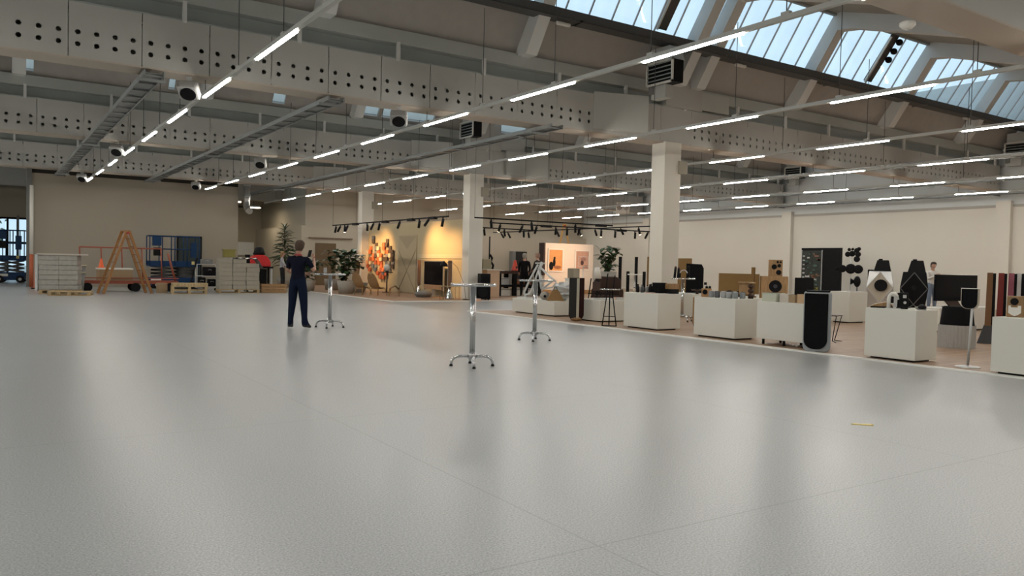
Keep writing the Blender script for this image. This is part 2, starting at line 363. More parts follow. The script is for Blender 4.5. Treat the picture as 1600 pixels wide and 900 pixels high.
# dark smoke vent flap with its motors in the skylight
vent = thing('smoke_vent', 'dark smoke vent flap with bulky motors set in the skylight strip', 'vent', (22.95, 15.4, 0))
MB().bar((0, -.70, 7.36), (0, -1.60, 8.62), .36, .05).build('flap', mat('vent_flap_dark', (.06, .055, .05), .6), vent)
for z in (.45, .62, .8): MB().ell((.22, -.72 - z * .95 - .1, 7.4 + z * 1.32 - .05), (.12, .1, .1), 10, 6).build('motor', BLACK, vent)
MB().bar((-.22, -.75, 7.3), (-.22, -1.58, 8.5), .04, .06).build('guide_rail', WHITE, vent)
vent2 = thing('smoke_vent', 'narrow black smoke vent with a cream edge beside the front post rib', 'vent', (14.1, 15.4, 0))
MB().bar((0, -.70, 7.36), (0, -1.60, 8.62), .3, .05).build('flap', mat('vent_flap_dark', (.06, .055, .05), .6), vent2)
MB().bar((-.17, -.71, 7.33), (-.17, -1.6, 8.6), .04, .07).build('guide_rail', WHITE, vent2)
# the perforated duct beams
HS = .2855; PW = HS * 4
def perf_panel():
    m_ = MB(); z0, z1 = 4.73, 5.65; rows = (4.955, 5.155); hr = .044; g = .006
    m_.box((PW / 2, .0, (z0 + z1) / 2), (.001, .001, .001))
    m_ = MB(); th = .012
    def quad(a, b, c, d): m_.add([(p[0], 0, p[1]) for p in (a, b, c, d)], [(0, 1, 2, 3)])
    zc = [4.855, 5.055, 5.255]
    quad((g, z0), (PW - g, z0), (PW - g, zc[0]), (g, zc[0])); quad((g, zc[2]), (PW - g, zc[2]), (PW - g, z1), (g, z1))
    for r in range(2):
        for k in range(4):
            xa = g if k == 0 else k * HS; xb = PW - g if k == 3 else (k + 1) * HS
            za, zb = zc[r], zc[r + 1]; cx, cz = (k + .5) * HS, rows[r]
            n = 12; out = []; inn = []
            for j in range(n):
                a = 2 * math.pi * j / n + math.pi / 4 * 0
                ca, sa = math.cos(a), math.sin(a); t = min((xb - cx if ca > 0 else cx - xa) / max(abs(ca), 1e-6), (zb - cz if sa > 0 else cz - za) / max(abs(sa), 1e-6))
                out.append((cx + ca * t, cz + sa * t)); inn.append((cx + ca * hr, cz + sa * hr))
            for j in range(n):
                j2 = (j + 1) % n
                quad(out[j], out[j2], inn[j2], inn[j])
                m_.add([(inn[j][0], 0, inn[j][1]), (inn[j2][0], 0, inn[j2][1]), (inn[j2][0], .03, inn[j2][1]), (inn[j][0], .03, inn[j][1])], [(0, 1, 2, 3)])
            # corner fill of the cell
            for (ex, ez) in ((xa, za), (xb, za), (xb, zb), (xa, zb)):
                pts = [p for p in out if (abs(p[0] - ex) < 1e-6 or abs(p[1] - ez) < 1e-6)]
                pv = [p for p in pts if abs(p[0] - ex) < 1e-6]; ph = [p for p in pts if abs(p[1] - ez) < 1e-6]
                if pv and ph:
                    a = min(pv, key=lambda p: abs(p[1] - ez)); b_ = min(ph, key=lambda p: abs(p[0] - ex))
                    if a != b_: m_.add([(a[0], 0, a[1]), (ex, 0, ez), (b_[0], 0, b_[1])], [(0, 1, 2)])
    return m_.mesh('perforated_panel', DUCT)
perf_me = perf_panel()
plain_me = MB().bb((.006, 0, 4.73), (PW - .006, .012, 5.65)).mesh('duct_panel', DUCT)
brk_me = MB().bb((-.035, -.05, 5.62), (.035, .02, 6.0)).mesh('bracket', RIB)
BLAB = ['perforated duct beam running across behind the camera', 'duct beam nearest overhead, its underside crossing the top right corner',
        'nearest perforated duct beam, resting on the big front post', 'second perforated duct beam, resting on the post beside the yellow wall',
        'third perforated duct beam just above the big blank partition wall', 'farthest duct beam, beyond the big blank partition wall']
for i, y in enumerate(BY):
    x1 = XB if i < 4 else (14.3 if i == 5 else XB)
    b = thing('duct_beam', BLAB[i], 'beam', (0, y, 0), 0, 'perforated duct beams')
    MB().bb((XA, 0, 4.70), (x1, .6, 4.73)).build('bottom_board', DUCTB, b)
    MB().bb((XA, .57, 4.73), (x1, .6, 5.65)).build('back_board', DUCT, b)
    MB().bb((XA, 0, 5.65), (x1, .6, 5.68)).build('top_board', STEEL, b)
    MB().bb((XA, .22, 5.68), (x1, .26, 6.0)).build('channel_web', STEEL, b)
    MB().bb((XA, -.02, 5.97), (x1, .3, 6.26)).build('channel_top', STEELL, b)
    MB().bb((XA, .05, 5.66), (x1, .3, 5.70)).build('channel_flange', STEEL, b)
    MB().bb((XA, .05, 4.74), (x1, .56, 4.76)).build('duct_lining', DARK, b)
    if i in (2, 3, 4):
        x = -2 - .4; k = 0
        x = 12.55 - PW * 14
        while x < x1 - .5:
            near = 12.4 < x + PW / 2 < 15.95 or (i == 3 and 15.9 < x + PW / 2 < 18.4)
            link('duct_panel' if near else 'perforated_panel', plain_me if near else perf_me, b, (x, 0, 0)); x += PW
        MB().bb((XA, 0, 4.73), (12.55 - PW * 14, .02, 5.65)).build('duct_panel', DUCT, b)
        xx = .85
        while xx < 33: link('bracket', brk_me, b, (xx, 0, 0)); xx += 2.12
        MB().prism([(12.55, 0), (14.0, 0), (14.0, -.42)], 4.80, 5.72, 'z').build('air_inlet_box', DUCTW, b)
        MB().bb((14.9, -.12, 5.66), (16.25, .2, 6.75)).build('riser_box', DUCT, b); MB().bb((16.3, -.05, 5.72), (17.4, .02, 6.2)).build('cover_plate', DUCTW, b)
        if i == 3: MB().prism([(16.55, 0), (18.3, 0), (18.3, -.35), (16.55, -.1)], 4.80, 5.72, 'z').build('air_inlet_box', DUCTW, b)
    else:
        MB().bb((XA, 0, 4.73), (x1, .02, 5.65)).build('duct_panel', DUCT, b)
# cable trays below the skylights
for i, (y, lab) in enumerate(((15.4, 'dark mesh cable tray along the foot of the big skylight strip'), (25.55, 'dark cable tray under the second, mostly hidden skylight strip'))):
    t = thing('cable_tray', lab, 'cable tray', (0, y, 0), 0, 'trays under the skylights')
    TD = mat('tray_dark_mesh', (.10, .10, .098), .6, metal=.3, var=.3, scale=20)
    MB().bb((XA, -1.0, 6.96), (XB, -.97, 7.16)).build('side_rail', TD, t); MB().bb((XA, -.66, 6.96), (XB, -.63, 7.16)).build('side_rail', TD, t)
    MB().bb((XA, -1.0, 6.95), (XB, -.63, 6.97)).build('tray_bed', TD, t)
    for x in RX: MB().bb((x + .9, -1.0, 6.95), (x + .95, -.5, 6.99)).build('bracket', TRAY, t)
for x, lab in ((10.9, 'small white emergency lamp under the skylight tray, left of the front post'), (16.9, 'small white emergency lamp under the skylight tray, right of the front post'), (28.7, 'small white emergency lamp far right under the skylight tray')):
    t = thing('emergency_lamp', lab, 'lamp', (x, 14.55, 6.86), 0, 'emergency lamps at the skylight'); MB().bb((-.2, -.05, -.04), (.2, .05, .04)).build('housing', WHITE, t, bev=.03); MB().bb((-.02, -.02, .04), (.02, .02, .14)).build('bracket', TRAY, t)
# trays that hang under the beams and run with the lamp rows
TR = [(2.45, 15.2, 37.3, 'grey ladder tray hanging over the left part of the hall, nearest the left edge'),
      (5.8, 15.2, 37.3, 'grey ladder tray hanging between the first two lamp rows'),
      (11.0, 14.8, 41.0, 'long grey ladder tray hanging beside the third lamp row'),
      (22.9, 2, 40., 'pale ladder tray hanging under the lamps right of the front post'),
      (28.3, 10, 40., 'short pale tray hanging high before the right wall'),
      (33.15, 2, 41., 'dark pipe tray running along the top of the right wall')]
rung = MB().bb((-.17, -.02, 0), (.17, .02, .03)).mesh('rung', TRAY)
for x, y0, y1, lab in TR:
    t = thing('ladder_tray', lab, 'cable tray', (x, 0, 4.55), 0, 'trays along the lamp rows')
    for s_ in (-.16, .16): MB().bb((s_ - .012, y0, 0), (s_ + .012, y1, .09)).build('side_rail', TRAY, t)
    MB().bb((-.15, y0, .035), (.15, y1, .045)).build('tray_bed', TRAY, t)
    yy = y0 + .1
    while yy < y1: link('rung', rung, t, (0, yy, 0)); yy += .75
    for b_ in BY:
        if y0 <= b_ <= y1: MB().bb((-.25, b_ + .1, -.05), (.25, b_ + .14, -.0)).build('hanger_bar', TRAY, t); MB().cyl((.2, b_ + .12, -.02), (.2, b_ + .12, .18), .012, n=6).build('hanger_rod', TRAY, t)
# lamp rows
ROWX = [-10.2, -5.7, -1.1, 3.4, 8.05, 12.6, 17.15, 21.7, 26.2, 30.5]  # first three rows lie unseen, put in for even light on the floor
RLAB = ['lamp row', 'lamp row', 'lamp row', 'leftmost row of strip lamps, running off over the blank partition wall', 'second row of strip lamps from the left, ending over the partition wall',
        'third row of strip lamps from the left, passing before the front post', 'row of strip lamps that passes behind the front post at its upper part',
        'fifth row of strip lamps, over the white plinths and wooden speakers', 'sixth row of strip lamps, last but one before the right wall', 'last row of strip lamps, close along the right wall']
lamp_me = MB().bb((-.024, -.925, -.02), (.024, .925, -.0)).mesh('lamp_strip', LAMPM)
wire_me = MB().cyl((0, 0, 0), (0, 0, 1.9), .007, n=5).mesh('hanger_wire', mat('wire_dark', (.06, .06, .06), .5))
clip_me = MB().bb((-.03, -.06, .0), (.03, .06, .05)).mesh('clip', RAIL)
for i, x in enumerate(ROWX):
    lab = RLAB[i] if i > 2 else ('added unseen row of strip lamps farthest left of the picture', 'unseen second row of strip lamps left of the picture', 'unseen nearest row of strip lamps left of the picture')[i]
    y1 = 36.95 if 0 < x < 10 else (41.2 if x > 14 else 43.5)
    t = thing('lamp_row', lab, 'strip lamps', (x, 0, 4.40), 0, 'rows of strip lamps')
    MB().bb((-.035, -7, .0), (.035, y1, .06)).build('rail', RAIL, t)
    k = -4
    while 11.33 + 3.5 * k + .9 < y1:
        yc = 11.33 + 3.5 * k
        if yc > -6: link('lamp_strip', lamp_me, t, (0, yc, 0))
        k += 1
    yy = -5.5
    while yy < y1:
        if yy > 4: link('hanger_wire', wire_me, t, (0, yy, .05)); link('clip', clip_me, t, (0, yy, .05))
        yy += 2.35
# round sound projectors below the beams
for k, (x, y, lab) in enumerate([(3.1, 15.6, 'white cube loudspeaker with black disc under the nearest beam, at the left'), (7.35, 15.6, 'white cube loudspeaker with black disc under the nearest beam, mid picture'),
        (3.15, 25.75, 'white cube loudspeaker with black disc under the second beam, at the left'), (7.3, 25.75, 'white cube loudspeaker with black disc under the second beam, farther right'),
        (3.15, 35.9, 'white cube loudspeaker over the left end of the partition wall'), (7.45, 35.9, 'white cube loudspeaker over the right end of the partition wall')]):
    t = thing('ceiling_speaker', lab, 'loudspeaker', (x, y, 4.45), R(-25), 'cube loudspeakers under the beams')
    tl = Matrix.Rotation(R(52), 3, 'X')
    MB().box((0, 0, 0), (.37, .2, .34), tl).build('housing', mat('speaker_housing', (.36, .36, .35), .6), t, bev=.05)
    MB().cyl(tl @ Vector((0, -.09, 0)), tl @ Vector((0, -.115, 0)), .14, n=20).build('speaker_cone', BLACK, t)
    MB().bb((-.05, -.03, .1), (.05, .03, .26)).build('bracket', LGREY, t)
# fan heaters by the posts
for x, y, z, lab in [(14.0, 14.55, 6.25, 'fan heater with black louvres and white hood above the front post'), (14.4, 24.75, 6.2, 'fan heater with black louvres above the post beside the yellow wall'),
                     (32.6, 24.6, 6.15, 'small fan heater high before the right wall, above the circuit board panel'), (32.7, 14.6, 6.2, 'fan heater at the right edge, high before the right wall')]:
    t = thing('fan_heater', lab, 'heater', (x, y, z), 0, 'fan heaters under the roof')
    MB().bb((-.05, -.45, -.3), (.3, .45, .25)).build('housing', BLACK, t)
    fr = MB()
    for a, b in (((-.09, -.47, -.32), (-.05, -.42, .27)), ((-.09, .42, -.32), (-.05, .47, .27)), ((-.09, -.47, .22), (-.05, .47, .27)), ((-.09, -.47, -.32), (-.05, .47, -.27))): fr.bb(a, b)
    fr.build('frame', WHITE, t)
    for j in range(5): MB().box((-.07, 0, -.2 + j * .1), (.03, .84, .012), Matrix.Rotation(R(30), 3, 'Y')).build('louvre', STEEL, t)
    MB().prism([(-.40, .25), (.42, .25), (.42, .62), (-.25, .62)], .0, .4, 'x').build('hood', DUCTW, t)
    MB().bb((.05, -.1, -.62), (.3, .4, -.3)).build('mixing_box', DUCTW, t)
    MB().bb((.0, .3, -.5), (.25, .45, -.3)).build('motor', GREY, t)
    if x > 30: MB().bb((.3, -.1, -.05), (33.44 - x, .1, .05)).build('wall_bracket', STEEL, t)
t = thing('ceiling_fan_unit', 'pale box with two round blowers hanging left of the front post', 'fan', (27.5, 31.15, 4.42), face(26.4, 30))
MB().box((0, 0, 0), (.7, .4, .62)).build('housing', mat('fan_beige', (.5, .45, .4), .6), t, bev=.03)
for s_ in (-.17, .17): MB().cyl((s_, -.2, .02), (s_, -.24, .02), .14, n=16).build('blower', mat('fan_shade', (.3, .25, .22), .6), t)
MB().cyl((0, 0, .31), (0, 0, 2.2), .02, n=6).build('rod', GREY, t)
t = thing('smoke_detector', 'small white smoke detector under the overhead beam, top right', 'detector', (10.15, 5.95, 4.70))
MB().lathe([(.03, 0), (.1, -.01), (.1, -.05), (.06, -.09), (.02, -.1)]).build('cap', WHITE, t); MB().cyl((0, 0, -.01), (0, 0, .0), .07, n=14).build('base', LGREY, t)
# fresh-air pipe behind the partition wall
t = thing('duct_pipe', 'curved silver air pipe hanging past the right end of the partition wall', 'pipe', (10.25, 38.3, 0))
MB().tube([(0, 0, 6.2), (0, 0, 4.1), (-.03, -.05, 3.85), (-.0, -.25, 3.65), (.0, -.5, 3.6)], .15, 12).build('pipe', ALU, t); MB().cyl((0, 0, 4.3), (0, 0, 4.36), .18, n=12).build('flange', STEEL, t)
MB().cyl((0, 0, 4.8), (0, 0, 4.86), .18, n=12).build('flange', STEEL, t); MB().cyl((0, 0, 6.1), (0, 0, 6.98), .02, n=6).build('hanger_rod', STEEL, t)

# ================================================================== DOORS AND WINDOWS OF THE FAR WALL
d = struct(thing('door_1', 'black framed glass door in the far wall behind the blue lift', 'door', (0, 50, 0)))
fr = MB()
for x in (-2.6, -1.45, -.3, .85, 1.92): fr.bb((x, -.06, 0), (x + .1, .1, 3.3))
for z in (.0, 1.0, 1.9, 3.2): fr.bb((-2.6, -.05, z), (2.0, .09, z + .1))
fr.build('frame', BLACK, d)
for x in (-2.5, -1.35, -.2, .95): MB().bb((x, .0, .1), (x + 1.0, .02, 3.2)).build('glass_pane', GLASS, d)
d = struct(thing('door_2', 'dark teal door in the blank partition wall, half behind the blue lift', 'door', (7.75, 38.6, 0)))
MB().bb((-.48, -.05, 0), (.48, 0, 2.28)).build('leaf', HOODM, d); MB().bb((-.54, -.07, 0), (-.48, 0, 2.34)).bb((.48, -.07, 0), (.54, 0, 2.34)).bb((-.54, -.07, 2.28), (.54, 0, 2.34)).build('frame', BLACK, d)
d = struct(thing('door_3', 'brown wooden door in the cream back room wall', 'door', (15.3, 41.4, 0)))
MB().bb((-.58, -.04, 0), (.58, 0, 2.3)).build('leaf', BROWND, d); MB().cyl((.45, -.08, 1.05), (.45, -.04, 1.05), .03, n=8).build('handle', ALU, d)
MB().bb((-.95, -.12, 2.55), (1.5, 0, 2.6)).build('shelf_ledge', mat('ledge_brown', (.17, .11, .08), .7), d)
d = struct(thing('door_4', 'open dark doorway with grey leaf in the cream back wall', 'door', (28.0, 41.4, 0)))
MB().bb((-.3, -.05, 0), (.55, -.01, 2.2)).build('opening', DARK, d); MB().bb((-.75, -.35, 0), (-.68, -.01, 2.2)).bb((-.7, -.05, 0), (-.3, -.02, 2.2)).build('leaf', GREY, d)
d = struct(thing('door_5', 'flush door panel with beige crossed diagonals in the yellow wall', 'door', (15.3, 31.3, 0)))
MB().bb((-.04, -.88, .06), (0, .88, 2.55)).build('leaf', mat('panel_beige', (.42, .34, .22), .8), d)
for a, b in (((-.05, -.85, .1), (-.05, .85, 1.9)), ((-.05, .85, .1), (-.05, -.85, 1.9))): MB().bar(a, b, .02, .02).build('diagonal_bead', mat('bead_beige', (.34, .27, .17), .8), d)
MB().add([(-.045, -.85, 2.5), (-.045, .85, 2.5), (-.045, 0, 1.95), (-.041, -.85, 2.5), (-.041, .85, 2.5), (-.041, 0, 1.95)], [(0, 1, 2), (3, 5, 4), (0, 3, 4, 1), (1, 4, 5, 2), (2, 5, 3, 0)]).build('corner_panel', mat('panel_dark_beige', (.36, .29, .19), .8), d)
S('trim_13', MB().bb((15.27, 26.0, 1.55), (15.3, 30.3, 1.72)), mat('wall_trunking', (.50, .43, .29), .7))
S('trim_14', MB().bb((1.3, 50 - .14, 0), (1.42, 50 - .02, 3.4)), GREY)
t = thing('tree', 'green tree outside the glass door', 'tree', (-.6, 62, -.05))
MB().tube([(0, 0, 0), (.1, 0, 1.5), (0, .1, 3)], [.16, .13, .08]).build('trunk', BARK, t)
cr = MB()
for k in range(260):
    a, b_, r_ = rnd.uniform(0, 6.28), rnd.uniform(-1.2, 1.4), rnd.uniform(.5, 1.9); p = Vector((r_ * math.cos(a) * math.cos(b_), r_ * math.sin(a) * math.cos(b_), 3.4 + r_ * math.sin(b_)))
    e1 = Vector((rnd.uniform(-1, 1), rnd.uniform(-1, 1), rnd.uniform(-1, 1))).normalized() * .25; e2 = e1.orthogonal().normalized() * .14
    cr.add([p - e1, p - e2, p + e1, p + e2], [(0, 1, 2, 3)])
cr.build('foliage', LEAF2, t)

# ================================================================== HIGH TABLES
def high_table(loc, rz, label):
    t = thing('bar_table', label, 'table', (loc[0], loc[1], loc[2] if len(loc) > 2 else 0), rz, 'chrome bar tables')
    top = MB().lathe([(.01, 1.075), (.29, 1.075), (.305, 1.082), (.305, 1.098), (.295, 1.105), (.01, 1.105)], n=36).build('table_top', [ALU], t)
    MB().lathe([(.298, 1.072), (.310, 1.076), (.310, 1.100), (.298, 1.106)], n=36).build('rim', CHROME, top)
    MB().cyl((0, 0, .12), (0, 0, 1.075), .038, n=16).build('pole', CHROME, t)
    MB().lathe([(.02, .10), (.055, .10), (.055, .16), (.04, .18), (.02, .18)], n=16).build('hub', CHROME, t)
    for k in range(4):
        a = R(45 + 90 * k); c, s_ = math.cos(a), math.sin(a)
        pts = [(.03, .13), (.12, .135), (.2, .13), (.25, .105), (.275, .06), (.28, .015)]
        l = MB().tube([(c * r_, s_ * r_, z) for r_, z in pts], .018, 10).build('leg', CHROME, t)
        MB().cyl((c * .28, s_ * .28, 0), (c * .28, s_ * .28, .02), .024, n=10).build('foot', BLACK, l)
    return t
high_table((5.41, 9.07), R(20), 'nearest round chrome bar table, standing alone on the open grey floor')
high_table((8.30, 11.72), R(5), 'round chrome bar table standing before the white bicycle frame')
high_table((5.84, 15.50), R(12), 'round chrome bar table beside the man in the navy shirt')
high_table((14.75, 14.35, .02), R(30), 'round chrome bar table next to the big post, with small speakers on it')
t = thing('glass_carafe', 'small clear glass standing on the bar table beside the man', 'glass', (5.70, 15.42, 1.106))
MB().lathe([(.03, 0), (.035, .02), (.035, .1), (.03, .12)], n=12).build('cup', mat('clear_glass', (.7, .72, .72), .05, alpha=.4), t); MB().lathe([(.028, .005), (.031, .05), (.01, .05)], n=12).build('water', ALU, t)
# yellow tape on the floor
t = MB()
pts = [(-.085, .02), (-.05, .035), (-.01, .012), (.03, .03), (.075, .028), (.10, .012), (.06, -.012), (.085, -.03), (.03, -.02), (-.01, -.022), (-.05, -.01), (-.1, -.005)]
t.prism(pts, .0, .006, 'z')
o = t.build('tape_scrap', mat('yellow_tape', (.75, .60, .18), .5), None, (6.56, 4.13, 0), R(-40)); tag(o, 'crumpled scrap of yellow tape lying on the grey floor', 'tape')

# ================================================================== PEOPLE
def person(label, loc, rz, J, mats, hair='short', hgt=1.77, tilt=0):
    """front is local +Y; J overrides joints; mats: skin, top, trousers, shoes, hair; one continuous skinned surface"""
    P = dict(pel=(0, 0, .96), sp=(0, .005, 1.10), ch=(0, .0, 1.27), uc=(0, -.01, 1.40), nk=(0, .0, 1.50), hb=(0, .025, 1.575), hm=(0, .03, 1.665), ht=(0, .02, 1.735),
             sr=(.175, -.01, 1.41), er=(.24, -.02, 1.13), wr=(.25, .08, .90), sl=(-.175, -.01, 1.41), el=(-.24, -.02, 1.13), wl=(-.25, .08, .90),
             hr=(.095, 0, .90), kr=(.105, .015, .50), ar=(.11, -.02, .10), tr=(.13, .15, .035), br=(.11, -.06, .045),
             hl=(-.095, 0, .90), kl=(-.105, .015, .50), al=(-.11, -.02, .10), tl=(-.13, .15, .035), bl=(-.11, -.06, .045))
    P.update(J)
    rad = dict(pel=(.18, .125), sp=(.165, .12), ch=(.185, .13), uc=(.165, .115), nk=(.056, .058), hb=(.062, .07), hm=(.078, .098), ht=(.062, .078),
               sr=(.07, .07), er=(.045, .045), wr=(.03, .027), hr=(.112, .115), kr=(.078, .08), ar=(.058, .06), tr=(.04, .03), br=(.036, .036))
    for k in list(rad):
        if k[-1] == 'r' and k[:-1] in ('s', 'e', 'w', 'h', 'k', 'a', 't', 'b'): rad[k[:-1] + 'l'] = rad[k]
    E_ = [('pel', 'sp'), ('sp', 'ch'), ('ch', 'uc'), ('uc', 'nk'), ('nk', 'hb'), ('hb', 'hm'), ('hm', 'ht')]
    for s_ in 'rl': E_ += [('uc', 's' + s_), ('s' + s_, 'e' + s_), ('e' + s_, 'w' + s_), ('pel', 'h' + s_), ('h' + s_, 'k' + s_), ('k' + s_, 'a' + s_), ('a' + s_, 't' + s_), ('a' + s_, 'b' + s_)]
    # nose and ears
    hm = Vector(P['hm']); P['no'] = hm + Vector((0, .115, -.02)); rad['no'] = (.014, .016); E_.append(('hm', 'no'))
    for s_, q in (('r', 1), ('l', -1)):
        P['ea' + s_] = hm + Vector((q * .088, -.005, -.01)); rad['ea' + s_] = (.012, .02); E_.append(('hm', 'ea' + s_))
        # hand: palm and five fingers
        w_, e_ = Vector(P['w' + s_]), Vector(P['e' + s_]); d_ = (w_ - e_).normalized(); sd = d_.cross(Vector((0, 1, .3))).normalized(); cu = d_.cross(sd)
        P['p' + s_] = w_ + d_ * .07; rad['p' + s_] = (.038, .018); E_.append(('w' + s_, 'p' + s_))
        for f_ in range(4):
            b0 = w_ + d_ * .10 + sd * (f_ - 1.5) * .021; l_ = (.07, .08, .075, .06)[f_]
            P['f%d' % f_ + s_] = b0; P['g%d' % f_ + s_] = b0 + d_ * l_ * .55 + cu * .012; P['i%d' % f_ + s_] = b0 + d_ * l_ * .85 + cu * .04
            for q_ in 'fgi': rad['%s%d' % (q_, f_) + s_] = (.009, .009)
            E_ += [('p' + s_, 'f%d' % f_ + s_), ('f%d' % f_ + s_, 'g%d' % f_ + s_), ('g%d' % f_ + s_, 'i%d' % f_ + s_)]
        P['th' + s_] = w_ + d_ * .05 - sd * .045 * 1 + cu * .02; P['ti' + s_] = w_ + d_ * .09 - sd * .06 + cu * .035
        rad['th' + s_] = (.011, .011); rad['ti' + s_] = (.009, .009); E_ += [('p' + s_, 'th' + s_), ('th' + s_, 'ti' + s_)]
    keys = list(P); bm = bmesh.new(); lay = bm.verts.layers.skin.verify(); V = {}
    for k in keys:
        v = bm.verts.new(P[k]); v[lay].radius = rad[k]; v[lay].use_root = (k == 'pel'); V[k] = v
    for a, b in E_: bm.edges.new((V[a], V[b]))
    me = bpy.data.meshes.new('tmp'); bm.to_mesh(me); bm.free()
    o = bpy.data.objects.new('tmp', me); COL.objects.link(o)
    m1 = o.modifiers.new('s', 'SKIN'); m1.use_smooth_shade = True; m1.branch_smoothing = .6
    m2 = o.modifiers.new('d', 'SUBSURF'); m2.levels = 2; m2.render_levels = 2
    dg = bpy.context.evaluated_depsgraph_get(); body = bpy.data.meshes.new_from_object(o.evaluated_get(dg)); bpy.data.objects.remove(o)
    body.materials.clear()
    for k in ('skin', 'top', 'trousers', 'shoes'): body.materials.append(mats[k])
    segs = [(Vector(P[a]), Vector(P[b]), a, b) for a, b in E_]
    sleeve = mats.get('sleeve', 'short')
    for p in body.polygons:
        c = p.center; best = min(segs, key=lambda s_: (c - (s_[0] + (s_[1] - s_[0]) * max(0, min(1, (c - s_[0]).dot(s_[1] - s_[0]) / max((s_[1] - s_[0]).length_squared, 1e-9))))).length)
        a, b = best[2], best[3]; t_ = (c - best[0]).dot(best[1] - best[0]) / max((best[1] - best[0]).length_squared, 1e-9)
        i = 0
        if b in ('sp', 'ch', 'uc') or b in ('sr', 'sl'): i = 1
        if b == 'sp' and c.z < P['pel'][2] + .02: i = 2
        if b == 'nk': i = 1 if t_ < .55 else 0
        if b in ('er', 'el'): i = 1 if (sleeve == 'long' or t_ < .75) else 0
        if b in ('wr', 'wl'): i = 1 if (sleeve == 'long' and t_ < .92) else 0
        if b in ('hr', 'hl', 'kr', 'kl'): i = 2
        if b in ('ar', 'al'): i = 2 if t_ < .96 else 3
        if b in ('tr', 'tl', 'br', 'bl'): i = 3 if c.z < .085 else 2
        p.material_index = i; p.use_smooth = True
    root = thing('person', label, 'person', loc, rz); s_ = hgt / 1.80; root.scale = (s_, s_, s_)
    link('body', body, root)
    hx = Vector(P['hm'])
    h = MB()
    prof = [(.001, .125), (.05, .118), (.085, .085), (.10, .03), (.099, -.02), (.093, -.06), (.075, -.09)]
    n = 20; vs = []
    for r_, z in prof:
        for k in range(n):
            a = 2 * math.pi * k / n; fy = math.sin(a)
            rr = r_ * (1.0 if fy < .45 else .93); zz = z
            if fy > .25: zz = max(z, .045 + .02 * (1 - fy)) if hair != 'none' else z
            elif fy > -.1: zz = max(z, -.03)
            vs.append(hx + Vector((rr * math.cos(a) * .95, rr * fy * 1.17 - .006, zz - .005)))
    h.add(vs, [(i * n + k, i * n + (k + 1) % n, (i + 1) * n + (k + 1) % n, (i + 1) * n + k) for i in range(len(prof) - 1) for k in range(n)], True)
    h.build('hair', mats['hair'], root)
    if hair == 'long': MB().ell(hx + Vector((0, -.06, -.09)), (.085, .055, .14)).build('hair', mats['hair'], root)
    for q in (-1, 1): MB().ell(hx + Vector((q * .032, .092, .0)), (.012, .006, .007), 8, 6).build('eye', mats['hair'], root)
    MB().ell(hx + Vector((0, .094, -.055)), (.022, .006, .006), 8, 6).build('mouth', mat('lip', (.35, .13, .11), .5), root)
    nb = Vector(P['nk'])
    if mats.get('collar'): MB().lathe([(.075, -.02), (.07, .012), (.062, .02), (.06, .0)], nb + Vector((0, 0, -.01)), 16).build('collar', mats['collar'], root)
    return root
# navy shirted man seen from behind, right hand raised to his chin
person('man in navy polo shirt and dark jeans seen from behind', (5.12, 15.36, 0), R(-48),
       dict(er=(.31, .09, 1.17), wr=(.20, .27, 1.38), sr=(.19, .0, 1.42), sl=(-.185, -.0, 1.42), el=(-.26, .06, 1.15), wl=(-.05, .27, 1.12),
            kr=(.13, .02, .5), ar=(.16, -.0, .10), tr=(.23, .14, .035), br=(.14, -.05, .045), kl=(-.12, .0, .5), al=(-.15, -.03, .10), tl=(-.19, .13, .035), bl=(-.15, -.08, .045),
            hm=(.02, .03, 1.665), ht=(.025, .015, 1.735)),
       dict(skin=SKIN, top=NAVY, trousers=DENIM, shoes=SHOE, hair=HAIR, collar=mat('red_lanyard', (.35, .06, .06), .7)), hgt=1.775)
t = thing('mobile_phone', 'black phone held up by the man in the navy shirt', 'phone', (5.40, 15.50, 1.50), R(-48))
MB().box((0, 0, 0), (.072, .009, .15), Matrix.Rotation(R(-25), 3, 'X')).build('body', BLACK, t, bev=.004); MB().box((0, .006, -.0), (.06, .003, .13), Matrix.Rotation(R(-25), 3, 'X')).build('screen', GLOSSB, t)
person('woman in pale grey top and black trousers near the tall palm', (11.0, 35.2, 0), R(-110),
       dict(er=(.20, .10, 1.15), wr=(.16, .28, 1.08), el=(-.2, .10, 1.15), wl=(-.12, .28, 1.05), kr=(.07, .08, .5), ar=(.08, .06, .1), tr=(.09, .22, .035), br=(.08, 0, .045)),
       dict(skin=SKIN, top=mat('pale_grey_knit', (.42, .43, .46), .9), trousers=mat('black_trousers', (.012, .012, .014), .9), shoes=SHOE, hair=mat('blond_hair', (.30, .19, .09), .8, var=.3), sleeve='long'), hair='long', hgt=1.76)
person('man in black suit with grey hair at the dark desk', (18.95, 27.6, .02), R(-30), dict(er=(.23, .05, 1.14), wr=(.2, .2, 1.0), el=(-.23, .05, 1.14), wl=(-.2, .2, 1.0)),
       dict(skin=SKIN, top=BLACKM, trousers=BLACKM, shoes=SHOE, hair=HAIRG, sleeve='long'), hgt=1.87)
person('balding man in dark jacket right of the grey-haired man', (19.85, 27.9, .02), R(20), dict(er=(.23, .05, 1.14), wr=(.1, .26, 1.05), el=(-.23, .05, 1.14), wl=(-.1, .26, 1.05)),
       dict(skin=SKIN, top=mat('dark_jacket', (.02, .02, .02), .9), trousers=BLACKM, shoes=SHOE, hair=mat('thin_hair', (.28, .17, .12), .7), sleeve='long'), hgt=1.90)
